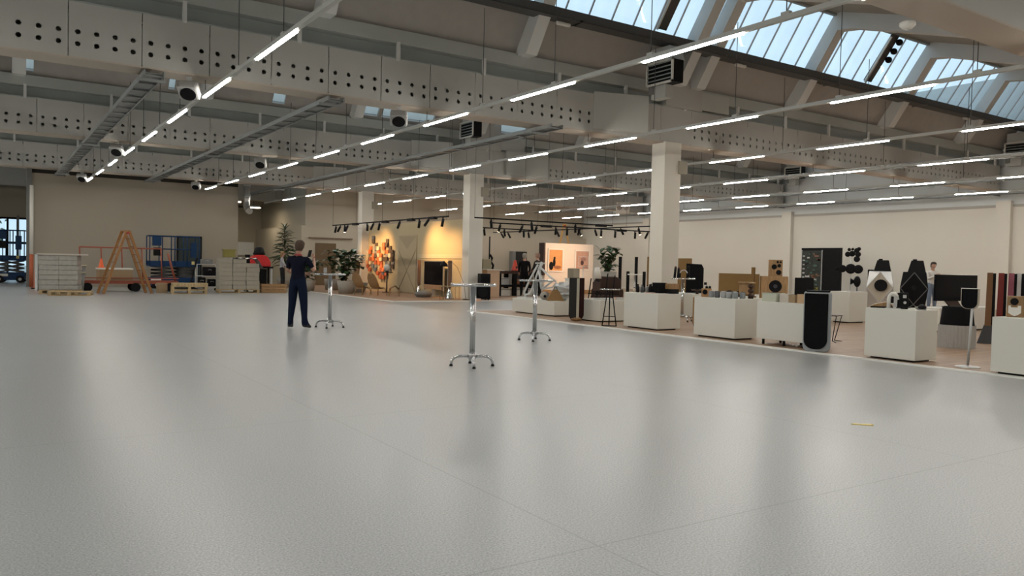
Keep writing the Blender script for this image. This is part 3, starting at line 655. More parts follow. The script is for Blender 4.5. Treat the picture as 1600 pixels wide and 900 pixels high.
person('dark-haired person in white sweatshirt and blue jeans by the right wall', (27.35, 14.8, .02), R(150),
       dict(er=(.22, .10, 1.17), wr=(.06, .26, 1.28), el=(-.22, .10, 1.15), wl=(-.04, .28, 1.14), hm=(0, .05, 1.655), ht=(0, .045, 1.725)),
       dict(skin=SKIN, top=mat('white_sweat', (.62, .60, .56), .9), trousers=DENIML, shoes=WHITE, hair=HAIRD, sleeve='long'), hgt=1.80)

# ================================================================== SERVICE CORNER AT THE LEFT
t0_ = [(12.7, 46.0, 'round white ceiling lamp over the back corner behind the partition'), (10.6, 42.2, 'added round white ceiling lamp lighting the corner behind the partition wall end')]  # the second lamp is added to brighten the back corner
for x, y, lab in t0_:
    t = thing('round_lamp', lab, 'lamp', (x, y, 4.3)); MB().cyl((0, 0, 0), (0, 0, .08), .42, n=24).build('housing', RAIL, t)
    MB().cyl((0, 0, -.02), (0, 0, 0), .38, n=24).build('diffuser', mat('round_diffuser', (.9, .9, .85), .5, var=.01, emit=(1, .84, .6), estr=26), t); MB().cyl((0, 0, .08), (0, 0, 3.75), .012, n=6).build('cord', GREY, t)

def slat_pallet(par, z=0, L_=1.2, W_=.8, n=5):
    for k in range(n): MB().bb((-L_ / 2, -W_ / 2 + k * (W_ - .1) / (n - 1), z + .12), (L_ / 2, -W_ / 2 + .1 + k * (W_ - .1) / (n - 1), z + .144)).build('plank', PALLET, par)
    for x in (-L_ / 2 + .05, 0, L_ / 2 - .05):
        MB().bb((x - .05, -W_ / 2, z + .098), (x + .05, W_ / 2, z + .12)).build('plank', PALLET, par)
        for y in (-W_ / 2 + .06, 0, W_ / 2 - .06): MB().bb((x - .05, y - .06, z + .022), (x + .05, y + .06, z + .098)).build('block', PALLET, par)
    for y in (-W_ / 2 + .05, 0, W_ / 2 - .05): MB().bb((-L_ / 2, y - .05, z), (L_ / 2, y + .05, z + .022)).build('plank', PALLET, par)
def lift(loc, rz, label, L_, h, W_=.8):
    t = thing('scissor_lift', label, 'lift', loc, rz, 'blue scissor lifts')
    MB().bb((-L_ / 2, -W_ / 2, .12), (L_ / 2, W_ / 2, .48)).build('chassis', BLUE, t, bev=.02)
    for x in (-L_ * .36, L_ * .36):
        for y in (-W_ / 2, W_ / 2): w_ = MB().cyl((x, y - .06, .17), (x, y + .06, .17), .17, n=18).build('wheel', BLACK, t); MB().cyl((x, y - .07, .17), (x, y + .07, .17), .07, n=10).build('wheel_hub', LGREY, w_)
    z0, z1 = .5, h * .42; n = 3; dz = (z1 - z0) / n
    for k in range(n):
        for y in (-W_ * .38, W_ * .38):
            a, b = (-L_ * .42, y, z0 + k * dz), (L_ * .42, y, z0 + (k + 1) * dz)
            MB().bar(a, b, .05, .07).build('scissor_arm', mat('arm_dark_grey', (.05, .05, .05), .5), t); MB().bar((a[0], y, b[2]), (b[0], y, a[2]), .05, .07).build('scissor_arm', mat('arm_dark_grey', (.05, .05, .05), .5), t)
    MB().bb((-L_ / 2, -W_ / 2, z1), (L_ / 2, W_ / 2, z1 + .06)).bb((-L_ / 2, -W_ / 2 - .01, z1 + .06), (L_ / 2, -W_ / 2 + .01, z1 + .24)).bb((-L_ / 2, W_ / 2 - .01, z1 + .06), (L_ / 2, W_ / 2 + .01, z1 + .24)).build('deck', BLUE, t)
    for x in [-L_ / 2 + i * L_ / 4 for i in range(5)]:
        for y in (-W_ / 2, W_ / 2): MB().cyl((x, y, z1 + .06), (x, y, h), .022, n=8).build('rail_post', BLUE, t)
    for z in (h, (h + z1) / 2 + .1):
        for y in (-W_ / 2, W_ / 2): MB().cyl((-L_ / 2, y, z), (L_ / 2, y, z), .022, n=8).build('hand_rail', BLUE, t)
        for x in (-L_ / 2, L_ / 2): MB().cyl((x, -W_ / 2, z), (x, W_ / 2, z), .022, n=8).build('hand_rail', BLUE, t)
    MB().bb((-L_ / 2 + .1, -W_ / 2 - .1, h - .42), (-L_ / 2 + .45, -W_ / 2 + .1, h - .04)).build('control_box', BLUE, t, bev=.02)
    MB().bb((-L_ / 2 + .15, -W_ / 2 - .08, h - .85), (-L_ / 2 + .42, -W_ / 2 + .1, h - .5)).build('battery_box', BLACK, t)
    MB().bb((L_ / 2 - .35, -W_ / 2 - .06, h - .9), (L_ / 2 - .12, -W_ / 2 + .1, h - .25)).build('tool_box', BLUE, t)
    MB().bb((L_ / 2 - .32, -W_ / 2 - .04, z1 + .1), (L_ / 2 - .2, -W_ / 2 - .02, z1 + .24)).build('warning_plate', mat('yellow_plate', (.6, .5, .2), .5), t)
    MB().bb((-L_ / 2 + .05, -W_ / 2 - .012, .3), (-L_ / 2 + .5, -W_ / 2 + .0, .42)).build('nameplate', WHITE, t)
lift((.95, 44.0, 0), R(-10), 'blue scissor lift at the left edge, before the glass door', 1.15, 2.45)
lift((6.75, 36.9, 0), 0, 'blue scissor lift before the dark door of the partition wall', 2.0, 2.26)
# bollard post
t = thing('warning_post', 'thin white post with orange lower half at the partition wall corner', 'post', (1.52, 38.2, 0)); MB().cyl((0, 0, 0), (0, 0, 1.35), .075, n=14).build('orange_sleeve', mat('faded_orange', (.42, .10, .04), .6), t); MB().cyl((0, 0, 1.35), (0, 0, 4.2), .07, n=14).build('pole', WHITE, t)
t = thing('traffic_cone', 'dull orange barrel cone beside the wrapped pallet, far left', 'cone', (1.72, 36.4, 0)); MB().lathe([(.25, 0), (.25, .05), (.2, .06), (.17, .8), (.12, .86), (.02, .86)]).build('cone_body', mat('dull_orange', (.40, .09, .03), .6), t); MB().box((0, 0, .02), (.55, .55, .04)).build('foot', BLACK, t)
# wrapped pallet
t = thing('pallet_load', 'tall grey stack shrink-wrapped on a pallet, with a wide lid', 'pallet load', (2.15, 31.7, 0), R(-14))
slat_pallet(t)
for k in range(7):
    z = .15 + k * .17; e = rnd.uniform(-.02, .02)
    MB().bb((-.62 + e, -.4, z), (.0, .4, z + .165)).build('carton', WRAP, t, bev=.015); MB().bb((.0, -.4 + e, z), (.58 + e, .4, z + .165)).build('carton', WRAP, t, bev=.015)
MB().bb((-.66, -.46, 1.35), (.78, .46, 1.40)).build('lid', mat('lid_pale', (.50, .46, .41), .7), t); MB().bb((-.72, -.43, .1), (-.63, .43, 1.36)).build('wrap_skirt', CLEARP, t, bev=.03)
t = thing('wood_pallet', 'empty pale wooden pallet on the floor before the wrapped stack', 'pallet', (2.35, 30.35, 0), R(-12), 'wooden pallets'); slat_pallet(t, L_=1.25)
# bins
for x, y, r_, h, lab in ((2.75, 32.9, .26, .72, 'grey round bin with pale rim behind the empty pallet'), (2.9, 35.2, .34, .95, 'taller grey bin behind the rimmed bin, by the red trolley')):
    t = thing('waste_bin', lab, 'bin', (x, y, 0)); MB().lathe([(r_ * .78, 0), (r_, h), (r_ * .94, h), (r_ * .74, .05)], n=20).build('tub', GREY, t); MB().lathe([(r_, h - .03), (r_ + .03, h - .02), (r_ + .03, h + .02), (r_, h + .02)], n=20).build('rim', mat('pale_rim', (.45, .4, .28), .6), t)
# red trolley with rails
t = thing('platform_trolley', 'rusty red platform trolley with tall rail frame behind the ladder', 'trolley', (4.42, 33.8, 0), R(0))
MB().bb((-1.5, -.4, .30), (1.9, .4, .42)).build('deck', REDB, t); MB().bb((-1.5, -.42, .5), (1.9, -.38, .54)).build('side_rail', REDB, t)
for x in (-1.45, -.72, 0, .72, 1.42): MB().cyl((x, .36, .42), (x - .05, .36, 1.68), .025, n=8).build('rail_post', REDB, t)
MB().cyl((-1.5, .36, 1.68), (1.42, .36, 1.68), .028, n=8).build('top_rail', REDB, t); MB().cyl((-1.5, .36, 1.3), (-1.5, .36, .42), .025, n=8).build('rail_post', REDB, t)
MB().cyl((1.8, -.3, .42), (1.55, -.1, 1.5), .04, n=8).build('push_bar', REDB, t)
for x in (-1.3, .35, 1.6):
    for y in (-.42, .42): MB().cyl((x, y - .05, .17), (x, y + .05, .17), .17, n=18).build('wheel', BLACK, t)
t = thing('cardboard_box', 'brown carton with white top lying on the red trolley', 'box', (4.1, 33.75, .42), R(4)); MB().bb((-.6, -.32, 0), (.55, .32, .42)).build('carton', CARD, t); MB().bb((-.62, -.34, .42), (.57, .34, .48)).build('white_lid', WHITE, t)
t = thing('traffic_cone', 'small red-orange cone standing on the carton lid', 'cone', (3.62, 33.75, .9)); MB().lathe([(.13, 0), (.13, .02), (.09, .03), (.035, .34), (.01, .34)], n=14).build('cone_body', ORANGE, t); MB().box((0, 0, .01), (.28, .28, .02)).build('foot', ORANGE, t)
# A-frame wooden ladder
def a_ladder(loc, rz, label, h, spread, wid, m, nr, group=None, two=True):
    t = thing('step_ladder', label, 'ladder', loc, rz)
    for s_ in (-1, 1):
        for y in (-1, 1): MB().bar((s_ * spread / 2, y * wid / 2, 0), (s_ * .05, y * wid * .38, h), .05, .09).build('side_rail', m, t)
        for k in range(1, nr):
            f_ = k / nr; x = s_ * (spread / 2 + (.05 - spread / 2) * f_); hw = wid / 2 + (wid * .38 - wid / 2) * f_
            MB().bar((x, -hw, h * f_), (x, hw, h * f_), .05, .03).build('rung', m, t)
    MB().box((0, 0, h), (.2, wid * .8, .04)).build('top_cap', m, t); MB().cyl((-.06, -wid * .42, h - .08), (.06, -wid * .42, h - .08), .03, n=8).build('hinge', RED, t)
    return t
a_ladder((4.2, 31.85, 0), R(15), 'orange-brown wooden stepladder spread open before the red trolley', 2.28, 1.72, .5, WOODO, 8)
# pallets at the blue lift
t = thing('pallet_stack', 'low stack of two yellowish pallets with a board on top', 'pallet stack', (6.35, 31.6, 0), R(-8)); slat_pallet(t, 0, 1.25); slat_pallet(t, .146, 1.25); MB().bb((-.6, -.4, .292), (.64, .4, .40)).build('board', PALLET, t)
t = thing('cardboard_box', 'small tan carton at the left end of the pallet stack', 'box', (5.5, 32.2, 0), R(5)); MB().bb((-.15, -.2, 0), (.15, .2, .38)).build('carton', CARD, t); MB().bb((-.15, -.02, .38), (.15, .02, .384)).build('tape_band', PALLET, t)
# trolley rack
t = thing('utility_cart', 'white framed utility cart with dark goods left of the wrapped boxes', 'cart', (7.55, 34.2, 0), R(-5))
for x in (-.4, .4):
    for y in (-.25, .25): MB().cyl((x, y, .1), (x, y, 1.1), .02, n=8).build('post', WHITE, t); MB().cyl((x, y - .02, .06), (x, y + .02, .06), .06, n=12).build('caster', BLACK, t)
for z in (.16, .6, 1.08): MB().bb((-.42, -.27, z), (.42, .27, z + .03)).build('shelf', LGREY, t)
for x, y, z, d_, lab, m in ((-.2, 0, .19, (.3, .4, .36), 'black case on the lowest shelf of the utility cart', BLACK), (.2, 0, .19, (.3, .4, .3), 'second black case on the lowest shelf, right side', BLACK), (.1, 0, .63, (.5, .4, .36), 'black case on the middle shelf of the utility cart', BLACK), (0, 0, 1.11, (.45, .35, .2), 'grey soft bag on top of the utility cart', GREY)):
    o = thing('case', lab, 'case', (7.55 + x, 34.2 + y, z), R(-5)); MB().bb((-d_[0] / 2, -d_[1] / 2, 0), (d_[0] / 2, d_[1] / 2, d_[2])).build('case_body', m, o, bev=.03); MB().tube([(-.06, -d_[1] / 2, d_[2] * .6), (-.05, -d_[1] / 2 - .03, d_[2] * .7), (.05, -d_[1] / 2 - .03, d_[2] * .7), (.06, -d_[1] / 2, d_[2] * .6)], .01, 6).build('handle', LGREY, o)
t = thing('plank', 'dark narrow plank leaning on the utility cart', 'plank', (7.05, 33.9, 0)); MB().bar((-.25, 0, 0), (.08, .05, 1.35), .1, .03).build('board', BLACK, t); MB().bar((-.25, -.02, .02), (-.2, -.01, .2), .11, .035).build('end_cap', GREY, t)
# wrapped boxes pallet, right
t = thing('pallet_load', 'broad pallet of grey-beige cartons under torn plastic film', 'pallet load', (8.35, 32.4, 0), R(-6))
slat_pallet(t, L_=1.55, W_=.9)
CARDG = mat('greyed_carton', (.33, .305, .25), .55, var=.15, scale=4)
for k in range(7):
    for j in range(3):
        if k == 6 and j == 2: continue
        z = .15 + k * .172; e = rnd.uniform(-.012, .012); MB().bb((-.76 + j * .51 + e, -.45, z), (-.76 + (j + 1) * .51 - .01 + e, .45, z + .168)).build('carton', CARDG, t, bev=.01)
fm = MB(); n = 12; vs = []
for i in range(n + 1):
    for j in range(7):
        u = i / n; x = -.2 + 1.12 * u; y = -.5 + j / 6; z = 1.37 + .03 * math.sin(i * 2.1 + j) - (.0 if u < .75 else (u - .75) * 1.5); vs.append((x, y, z))
fm.add(vs + [(v[0], v[1], v[2] + .012) for v in vs], [(i * 7 + j, i * 7 + j + 1, (i + 1) * 7 + j + 1, (i + 1) * 7 + j) for i in range(n) for j in range(6)] + [(84 + 7 + i * 7 + j, 91 + (i + 1) * 7 + j, 91 + (i + 1) * 7 + j + 1, 91 + i * 7 + j + 1) for i in range(n) for j in range(6)], True)
fm.build('plastic_film', CLEARP, t)
t = thing('crate', 'olive yellow open crate standing on the broad carton pallet', 'crate', (8.0, 32.4, 1.41), R(-6)); MB().bb((-.22, -.2, 0), (.22, .2, .3)).build('crate_body', mat('olive_plastic', (.22, .19, .04), .6), t, bev=.02); MB().bb((-.25, -.23, .27), (.25, .23, .31)).build('rim', mat('olive_plastic', (.22, .19, .04), .6), t)
# far corner: whiteboard, red case, black table
t = thing('whiteboard', 'bright white board on the back wall behind the carton pallet', 'whiteboard', (13.2, 49.95, 1.6)); MB().bb((-.62, -.03, 0), (.62, 0, .78)).build('board', mat('whiteboard_white', (.85, .87, .9), .4), t); MB().bb((-.65, -.04, -.03), (.65, -.0, 0)).bb((-.65, -.04, .78), (.65, 0, .81)).build('frame', ALU, t)
t = thing('work_table', 'black work table under the red case', 'table', (9.55, 33.8, 0), R(-6)); MB().bb((-.55, -.4, .98), (.55, .4, 1.04)).build('table_top', BLACK, t)
for x in (-.48, .48):
    for y in (-.34, .34): MB().bb((x - .04, y - .04, 0), (x + .04, y + .04, .98)).build('leg', LGREY if x > 0 and y < 0 else BLACK, t)
MB().bb((-.42, -.3, .15), (.3, .3, .95)).build('cabinet', BLACK, t)
t = thing('red_case', 'glossy red case with black domed cap on the black table', 'case', (9.6, 33.8, 1.04), R(-6))
MB().prism([(-.42, 0), (.42, 0), (.42, .2), (.3, .42), (.12, .5), (-.2, .5), (-.34, .4), (-.42, .2)], -.28, .28, 'y').build('case_body', mat('bright_red', (.55, .012, .015), .4), t, bev=.03); MB().lathe([(.22, .5), (.26, .52), (.22, .62), (.17, .8), (.1, .83), (.01, .83)], (-.02, 0, 0), 16).build('cap', BLACK, t)
t = thing('laptop', 'small dark screen standing on the black table before the whiteboard', 'monitor', (9.05, 33.62, 1.04), R(10)); MB().bb((-.1, -.02, .05), (.1, .02, .5)).build('screen', GLOSSB, t); MB().bb((-.1, -.08, 0), (.1, .08, .02)).build('stand', BLACK, t); MB().bb((-.03, -.01, .02), (.03, .01, .1)).build('neck', BLACK, t)
t = thing('wood_crate', 'low slatted wooden crate before the black table', 'crate', (9.75, 32.4, 0), R(-6))
for z in (.02, .14, .26):
    for y in (-.35, .35): MB().bb((-.5, y - .012, z), (.5, y + .012, z + .09)).build('slat', WOODL, t)
    for x in (-.5, .5): MB().bb((x - .012, -.35, z), (x + .012, .35, z + .09)).build('slat', WOODL, t)
MB().bb((-.5, -.35, 0), (.5, .35, .02)).build('base', WOODL, t)

# ================================================================== PLANTS
def leaf_mesh(L_, W_, m, fold=.25, name='leaf'):
    vs = []; n = 6
    for i in range(n + 1):
        u = i / n; w_ = W_ / 2 * math.sin(math.pi * min(1, u * .96 + .03)) ** .8; z = -.35 * L_ * u * u + .15 * L_ * u
        vs += [(-w_, L_ * u, z + fold * w_), (0, L_ * u, z), (w_, L_ * u, z + fold * w_)]
    fs = []
    for i in range(n): a = i * 3; fs += [(a, a + 1, a + 4, a + 3), (a + 1, a + 2, a + 5, a + 4)]
    mb = MB(); mb.add(vs, fs, True); mb.add([(v[0], v[1], v[2] - .004) for v in vs], [tuple(reversed(f)) for f in fs], True)
    me = bpy.data.meshes.new(name); me.from_pydata(mb.v, [], mb.f); me.materials.append(m)
    for p in me.polygons: p.use_smooth = True
    return me
fig_leaf = leaf_mesh(.30, .22, LEAF); fig_leaf2 = leaf_mesh(.24, .17, LEAF2); palm_leaf = leaf_mesh(.75, .11, LEAF, .5); big_leaf = leaf_mesh(.45, .26, LEAF)
def put_leaf(me, par, p, az, el, s_=1, roll=0):
    o = link('leaf', me, par, p); o.rotation_euler = (el, roll, az); o.scale = (s_, s_, s_)
def pot(par, r0, r1, h, m=POT):
    p = MB().lathe([(r0, 0), (r1, h), (r1 * .92, h), (r1 * .88, h - .05), (.01, h - .05)], n=24).build('pot', m, par); MB().cyl((0, 0, h - .06), (0, 0, h - .03), r1 * .87, n=20).build('soil', SOIL, par)
def bush(label, loc, potd, stems, nl, me, spread, zlo, zhi, name='potted_fig', s_=1.):
    t = thing(name, label, 'plant', loc, rnd.uniform(0, 3)); pot(t, *potd)
    for k in range(stems):
        a = k * 2.4; top = Vector((spread * .5 * math.cos(a), spread * .5 * math.sin(a), zhi * rnd.uniform(.8, .95)))
        MB().tube([(0, 0, potd[2] - .05), (top.x * .4, top.y * .4, (potd[2] + top.z) / 2), top], [.025, .018, .01], 6).build('stem', BARK, t)
        for j in range(nl // stems):
            u = rnd.uniform(.0, 1); z = zlo + (zhi - zlo) * u; az = rnd.uniform(0, 6.28); q = (z - potd[2]) / max(.1, top.z - potd[2])
            put_leaf(me if j % 3 else fig_leaf2, t, (top.x * q + rnd.uniform(-.08, .08) * spread * 2, top.y * q + rnd.uniform(-.08, .08) * spread * 2, z), az, rnd.uniform(-.3, .9), s_ * rnd.uniform(.8, 1.2))
    return t
bush('bushy dark fig in a round pot right of the man', (12.35, 31.0, 0), (.28, .36, .55), 6, 120, fig_leaf, .6, .6, 1.75, s_=1.1)
bush('low spreading dark plant in a grey trough behind the bar table', (11.5, 33.6, 0), (.4, .48, .5), 6, 120, fig_leaf, .95, .55, 1.35, s_=1.1)
bush('tall narrow fig standing behind the low spreading plant', (13.2, 34.8, .02), (.3, .36, .5), 3, 36, fig_leaf, .35, .8, 1.9)
bush('dark large-leaved fig behind the slim black speakers, in a tall grey pot', (21.35, 24.98, .02), (.26, .34, 1.15, POT), 5, 120, big_leaf, .5, 1.15, 2.05, 'potted_fig', .75)
t = thing('potted_palm', 'tall slender dragon palm near the woman in grey', 'plant', (12.3, 39.0, 0)); pot(t, .28, .36, .5)
MB().tube([(0, 0, .4), (.04, 0, 1.4), (0, .03, 2.9)], [.035, .03, .02], 8).build('stem', BARK, t)
for k in range(130):
    z = 1.0 + 1.95 * (k / 130) ** .9; put_leaf(palm_leaf, t, (.02, .01, z), k * 2.4, rnd.uniform(-.2, .65) if k < 120 else .9, (1.25 - .75 * (k / 130)) * rnd.uniform(.8, 1.1))
t = thing('bonsai_tree', 'thick trunked plant with white blossoms in a wide grey bowl beside the tile art', 'plant', (13.3, 32.2, .02)); pot(t, .34, .52, .42)
MB().tube([(-.05, 0, .35), (-.02, 0, .8), (.08, .05, 1.25), (.02, .05, 1.45)], [.16, .14, .11, .05], 10).build('trunk', wood_mat('driftwood', (.33, .20, .1)), t)
for k in range(46):
    a, b_ = rnd.uniform(0, 6.28), rnd.uniform(0, .4); put_leaf(fig_leaf, t, (.05 + b_ * math.cos(a) * .7, b_ * math.sin(a) * .7, 1.25 + rnd.uniform(-.25, .3)), a, rnd.uniform(-.3, .6), .85)
for k in range(12):
    a = k * .9; MB().ell((.02 + .25 * math.cos(a), .25 * math.sin(a), 1.48 + .12 * math.sin(k * 2.)), (.09, .07, .05), 8, 5).build('blossom', WHITE, t)

# ================================================================== LOUNGE WITH THE YELLOW WALL
wa = thing('tile_art', 'wall art of overlapping orange, grey and cream shingle tiles on the yellow wall', 'wall art', (15.27, 34.2, 0))
TC = [mat('tile_orange', (.62, .16, .05), .7), mat('tile_rust', (.40, .09, .035), .7), mat('tile_brown', (.09, .06, .045), .7), mat('tile_grey', (.22, .21, .20), .7), mat('tile_cream', (.62, .52, .36), .7), mat('tile_peach', (.65, .33, .16), .7), mat('tile_slate', (.10, .12, .15), .7)]
tw, th_ = .245, .22
tile_mes = [MB().prism([(-tw / 2, -th_ * .35), (0, -th_ * .5), (tw / 2, -th_ * .35), (tw / 2, th_ * .45), (-tw / 2, th_ * .45)], 0, .05, 'x').mesh('shingle_tile', m) for m in TC]
ART = ['....6.......', '....2....2..', '.5...2..02..', '50.0.34.0.2.', '1.40.30.5022', '.24.0240.342', '.3410.0422.2', '.054.101.633', '..1.63.0.3.2', '...1.6.1063.', '......1161..', '.......11...']
for r_, row in enumerate(ART):
    for c_, ch in enumerate(row):
        if ch != '.':
            o = link('shingle_tile', tile_mes[int(ch)], wa, (-.03 - rnd.choice((0, .025, .05)), 1.95 - c_ * .31, 2.48 - r_ * .165)); o.rotation_euler = (rnd.uniform(-.05, .05), rnd.uniform(-.12, .12), 0)
def lounge_chair(loc, rz, label):
    t = thing('lounge_chair', label, 'chair', loc, rz, 'wooden shell chairs'); t.scale = (.8, .8, .8)
    n = 8; vs = []
    prof = [(.30, .42, .25), (.12, .36, .27), (-.08, .34, .28), (-.22, .42, .30), (-.34, .62, .31), (-.44, .82, .29), (-.50, .98, .22), (-.53, 1.06, .12)]
    for y, z, hw in prof:
        for k in range(7): u = (k - 3) / 3; vs.append((hw * u, y, z + .06 * u * u))
    fs = [(i * 7 + k, i * 7 + k + 1, (i + 1) * 7 + k + 1, (i + 1) * 7 + k) for i in range(7) for k in range(6)]
    mb = MB(); mb.add(vs, fs, True); mb.add([(v[0], v[1] - .01, v[2] - .025) for v in vs], [tuple(reversed(f)) for f in fs], True); mb.build('shell', WOODM, t)
    for x, y in ((-.22, .26), (.22, .26), (-.2, -.22), (.2, -.22)): MB().tube([(x, y, .40), (x * 1.25, y * 1.35, 0)], [.022, .014], 8).build('leg', WOODL, t)
    MB().bb((-.2, -.24, .33), (.2, -.2, .37)).bb((-.2, .2, .33), (.2, .24, .37)).build('cross_rail', WOODL, t)
    return t
lounge_chair((12.5, 29.6, .02), R(-66), 'left one of two oak shell chairs below the tile art')
lounge_chair((12.78, 28.75, .02), R(-66), 'right one of two oak shell chairs, nearer the television')
t = thing('footstool', 'low curved oak footstool right of the two shell chairs', 'footstool', (13.3, 28.35, .02), R(-110))
t.scale = (.8, .8, .8)
mb = MB(); vs = []
for i in range(6):
    for k in range(5): u = (k - 2) / 2; vs.append((.28 * u, -.25 + .1 * i, .36 + .05 * i - .01 * i * i * (i > 3) + .03 * u * u))
fs = [(i * 5 + k, i * 5 + k + 1, (i + 1) * 5 + k + 1, (i + 1) * 5 + k) for i in range(5) for k in range(4)]
mb.add(vs, fs, True); mb.add([(v[0], v[1], v[2] - .03) for v in vs], [tuple(reversed(f)) for f in fs], True); mb.build('seat', WOODM, t)
for x in (-.22, .22):
    for y in (-.2, .2): MB().tube([(x, y, .38), (x * 1.15, y * 1.2, 0)], [.02, .013], 8).build('leg', WOODL, t)
t = thing('side_table', 'small round dark side table with a white globe lamp foot below the tile art', 'table', (14.6, 31.9, .02)); MB().cyl((0, 0, .88), (0, 0, .91), .26, n=20).build('table_top', WOODD, t); MB().cyl((0, 0, .02), (0, 0, .88), .03, n=10).build('post', WOODD, t); MB().cyl((0, 0, 0), (0, 0, .02), .2, n=18).build('base', WOODD, t)
t = thing('table_lamp', 'white globe lamp on the round dark side table', 'lamp', (14.6, 31.9, .93)); MB().ell((0, 0, .18), (.14, .14, .17), 14, 8).build('globe', WHITE, t); MB().cyl((0, 0, 0), (0, 0, .04), .07, n=14).build('base', BLACK, t)
# television between two slim column speakers
t = thing('television', 'large black television on a low stand before the yellow wall', 'television', (14.95, 28.2, .02), R(-90))
MB().bb((-.78, -.03, .36), (.78, .03, 1.40)).build('screen', GLOSSB, t, bev=.01); MB().bb((-.76, -.05, .28), (.76, .0, .47)).build('soundbar', mat('fabric_brown', (.23, .15, .09), .8), t); MB().bb((-.82, -.02, .25), (-.78, .04, 1.43)).bb((.78, -.02, .25), (.82, .04, 1.43)).bb((-.78, -.02, 1.40), (.78, .04, 1.43)).build('frame', ALU, t)
MB().bb((-.35, -.2, 0), (.35, .2, .04)).bb((-.1, -.03, .04), (.1, .03, .36)).build('stand', ALU, t)
def cone_speaker(loc, label, h=1.45):
    t = thing('column_speaker', label, 'speaker', loc, face(*loc[:2]), 'slim cone-foot speakers')
    MB().bb((-.07, -.05, .42), (.07, .05, h)).build('column', wood_mat('walnut_cloth', (.16, .075, .03)) if 'walnut_cloth' not in MATS else MATS['walnut_cloth'], t, bev=.02); MB().bb((-.085, .02, .42), (.085, .06, h)).build('back_shell', ALU, t)
    MB().lathe([(.17, 0), (.16, .03), (.05, .34), (.02, .42), (.01, .42)], n=18).build('cone_foot', CHROME, t); MB().cyl((0, 0, .3), (0, 0, .46), .03, n=8).build('neck', BLACK, t)
cone_speaker((14.9, 29.4, .02), 'slim brown column speaker left of the large television'); cone_speaker((14.55, 26.15, .02), 'slim brown column speaker right of the large television')
t = thing('floor_lamp', 'dark dome floor lamp on a thin bent stalk right of the television', 'lamp', (14.35, 25.85, .02), R(-30)); MB().tube([(.65, 0, 0), (.55, 0, .6), (.3, 0, 1.2), (.1, 0, 1.38), (-.1, 0, 1.36)], .009, 6).build('stalk', BLACK, t); MB().lathe([(.16, 1.22), (.12, 1.32), (.04, 1.4), (.02, 1.42), (.01, 1.42)], (-.2, 0, 0), 16).build('shade', BLACK, t); MB().cyl((.65, 0, 0), (.65, 0, .02), .13, n=16).build('base', BLACK, t)
t = thing('wire_table', 'low brass wire side table between television and bar table top', 'table', (14.1, 25.35, .02), R(-10))
for x in (-.3, .3):
    for y in (-.2, .2): MB().cyl((x, y, 0), (x, y, .5), .009, n=6).build('leg', WOODL, t)
MB().bb((-.32, -.22, .49), (.32, .22, .51)).build('table_top', mat('smoked_top', (.3, .25, .15), .3), t)
t = thing('grey_rug', 'grey crumpled cushion lying under the television', 'cushion', (14.2, 27.6, .02), R(20)); MB().ell((0, 0, .13), (.42, .28, .14), 16, 8).build('pillow', GREY, t); MB().box((0, 0, .02), (.5, .35, .03)).build('base_pad', GREY, t)

# ================================================================== TRACK SPOTS
spot_body = MB().cyl((0, 0, -.08), (.0, -.1, -.34), .05, n=12).mesh('spot_head', BLACK); spot_arm = MB().bb((-.02, -.02, -.1), (.02, .02, 0)).bb((-.11, -.025, -.03), (.11, .025, 0)).mesh('spot_arm', BLACK)
spot_lens = MB().cyl((0, -.099, -.338), (0, -.103, -.35), .042, n=12).mesh('lens', WARML); spot_dark = MB().cyl((0, -.099, -.338), (0, -.103, -.35), .042, n=12).mesh('lens', GLOSSB)
def track(label, a, b, spots, rzs, boxes=(), lit=(), drop=4.0):
    t = thing('spot_track', label, 'track lights', a, 0, 'black spot tracks'); d_ = Vector(b) - Vector(a); L_ = d_.length; dn = d_ / L_
    MB().bar((0, 0, 0), d_, .05, .05).build('track', BLACK, t)
    n = max(2, int(L_ / 2.5))
    for k in range(n + 1): MB().cyl(d_ * (k / n), d_ * (k / n) + Vector((0, 0, drop)), .006, n=5).build('hanger_wire', MATS['wire_dark'], t)
    for k, s_ in enumerate(spots):
        o = link('spot_arm', spot_arm, t, dn * s_); o.rotation_euler = (0, 0, rzs + rnd.uniform(-.5, .5)); h_ = link('spot_head', spot_body, t, dn * s_); h_.rotation_euler = (rnd.uniform(-.3, .35), 0, o.rotation_euler[2]); l_ = link('lens', spot_lens if k in lit else spot_dark, h_)
    for s_ in boxes: MB().box(dn * s_ + Vector((0, 0, -.02)), (.14, .5, .1) if abs(dn.y) > .5 else (.5, .14, .1)).build('power_box', BLACK, t)
track('black spot track along the yellow wall above the tile art', (13.8, 25.0, 3.05), (13.8, 36.4, 3.05), [.4, 1.5, 2.3, 4.0, 6.0, 6.6, 7.3, 9.5, 9.9, 10.4, 11.0], R(-90), (1.2, 3.0, 5.4, 8.6), (8,))
track('black spot track nearest above the desk, ending before the front post', (14.6, 24.5, 3.03), (21.1, 24.5, 3.03), [.7, 2.5, 4.6], R(0), (5.9,))
track('long black spot track above the picture wall', (16.8, 27.0, 3.03), (25.8, 27.0, 3.03), [.5, 1.6, 2.3, 3.3, 3.9, 4.6, 5.8, 6.6, 7.8, 8.6], R(180), (2.8, 7.0), (0, 6))
track('black cross track behind the picture wall', (23.9, 24.0, 3.16), (23.9, 38.0, 3.16), [1, 2, 3.2, 5, 6.3, 8, 10.5, 12.5, 13.2], R(60), (), (1, 4))
track('rear black spot track left over the two men', (17.0, 31.0, 3.03), (22.0, 31.0, 3.03), [.6, 1.2, 2.0, 3.1, 4.2], R(0), (1.6,), (), 4.95)
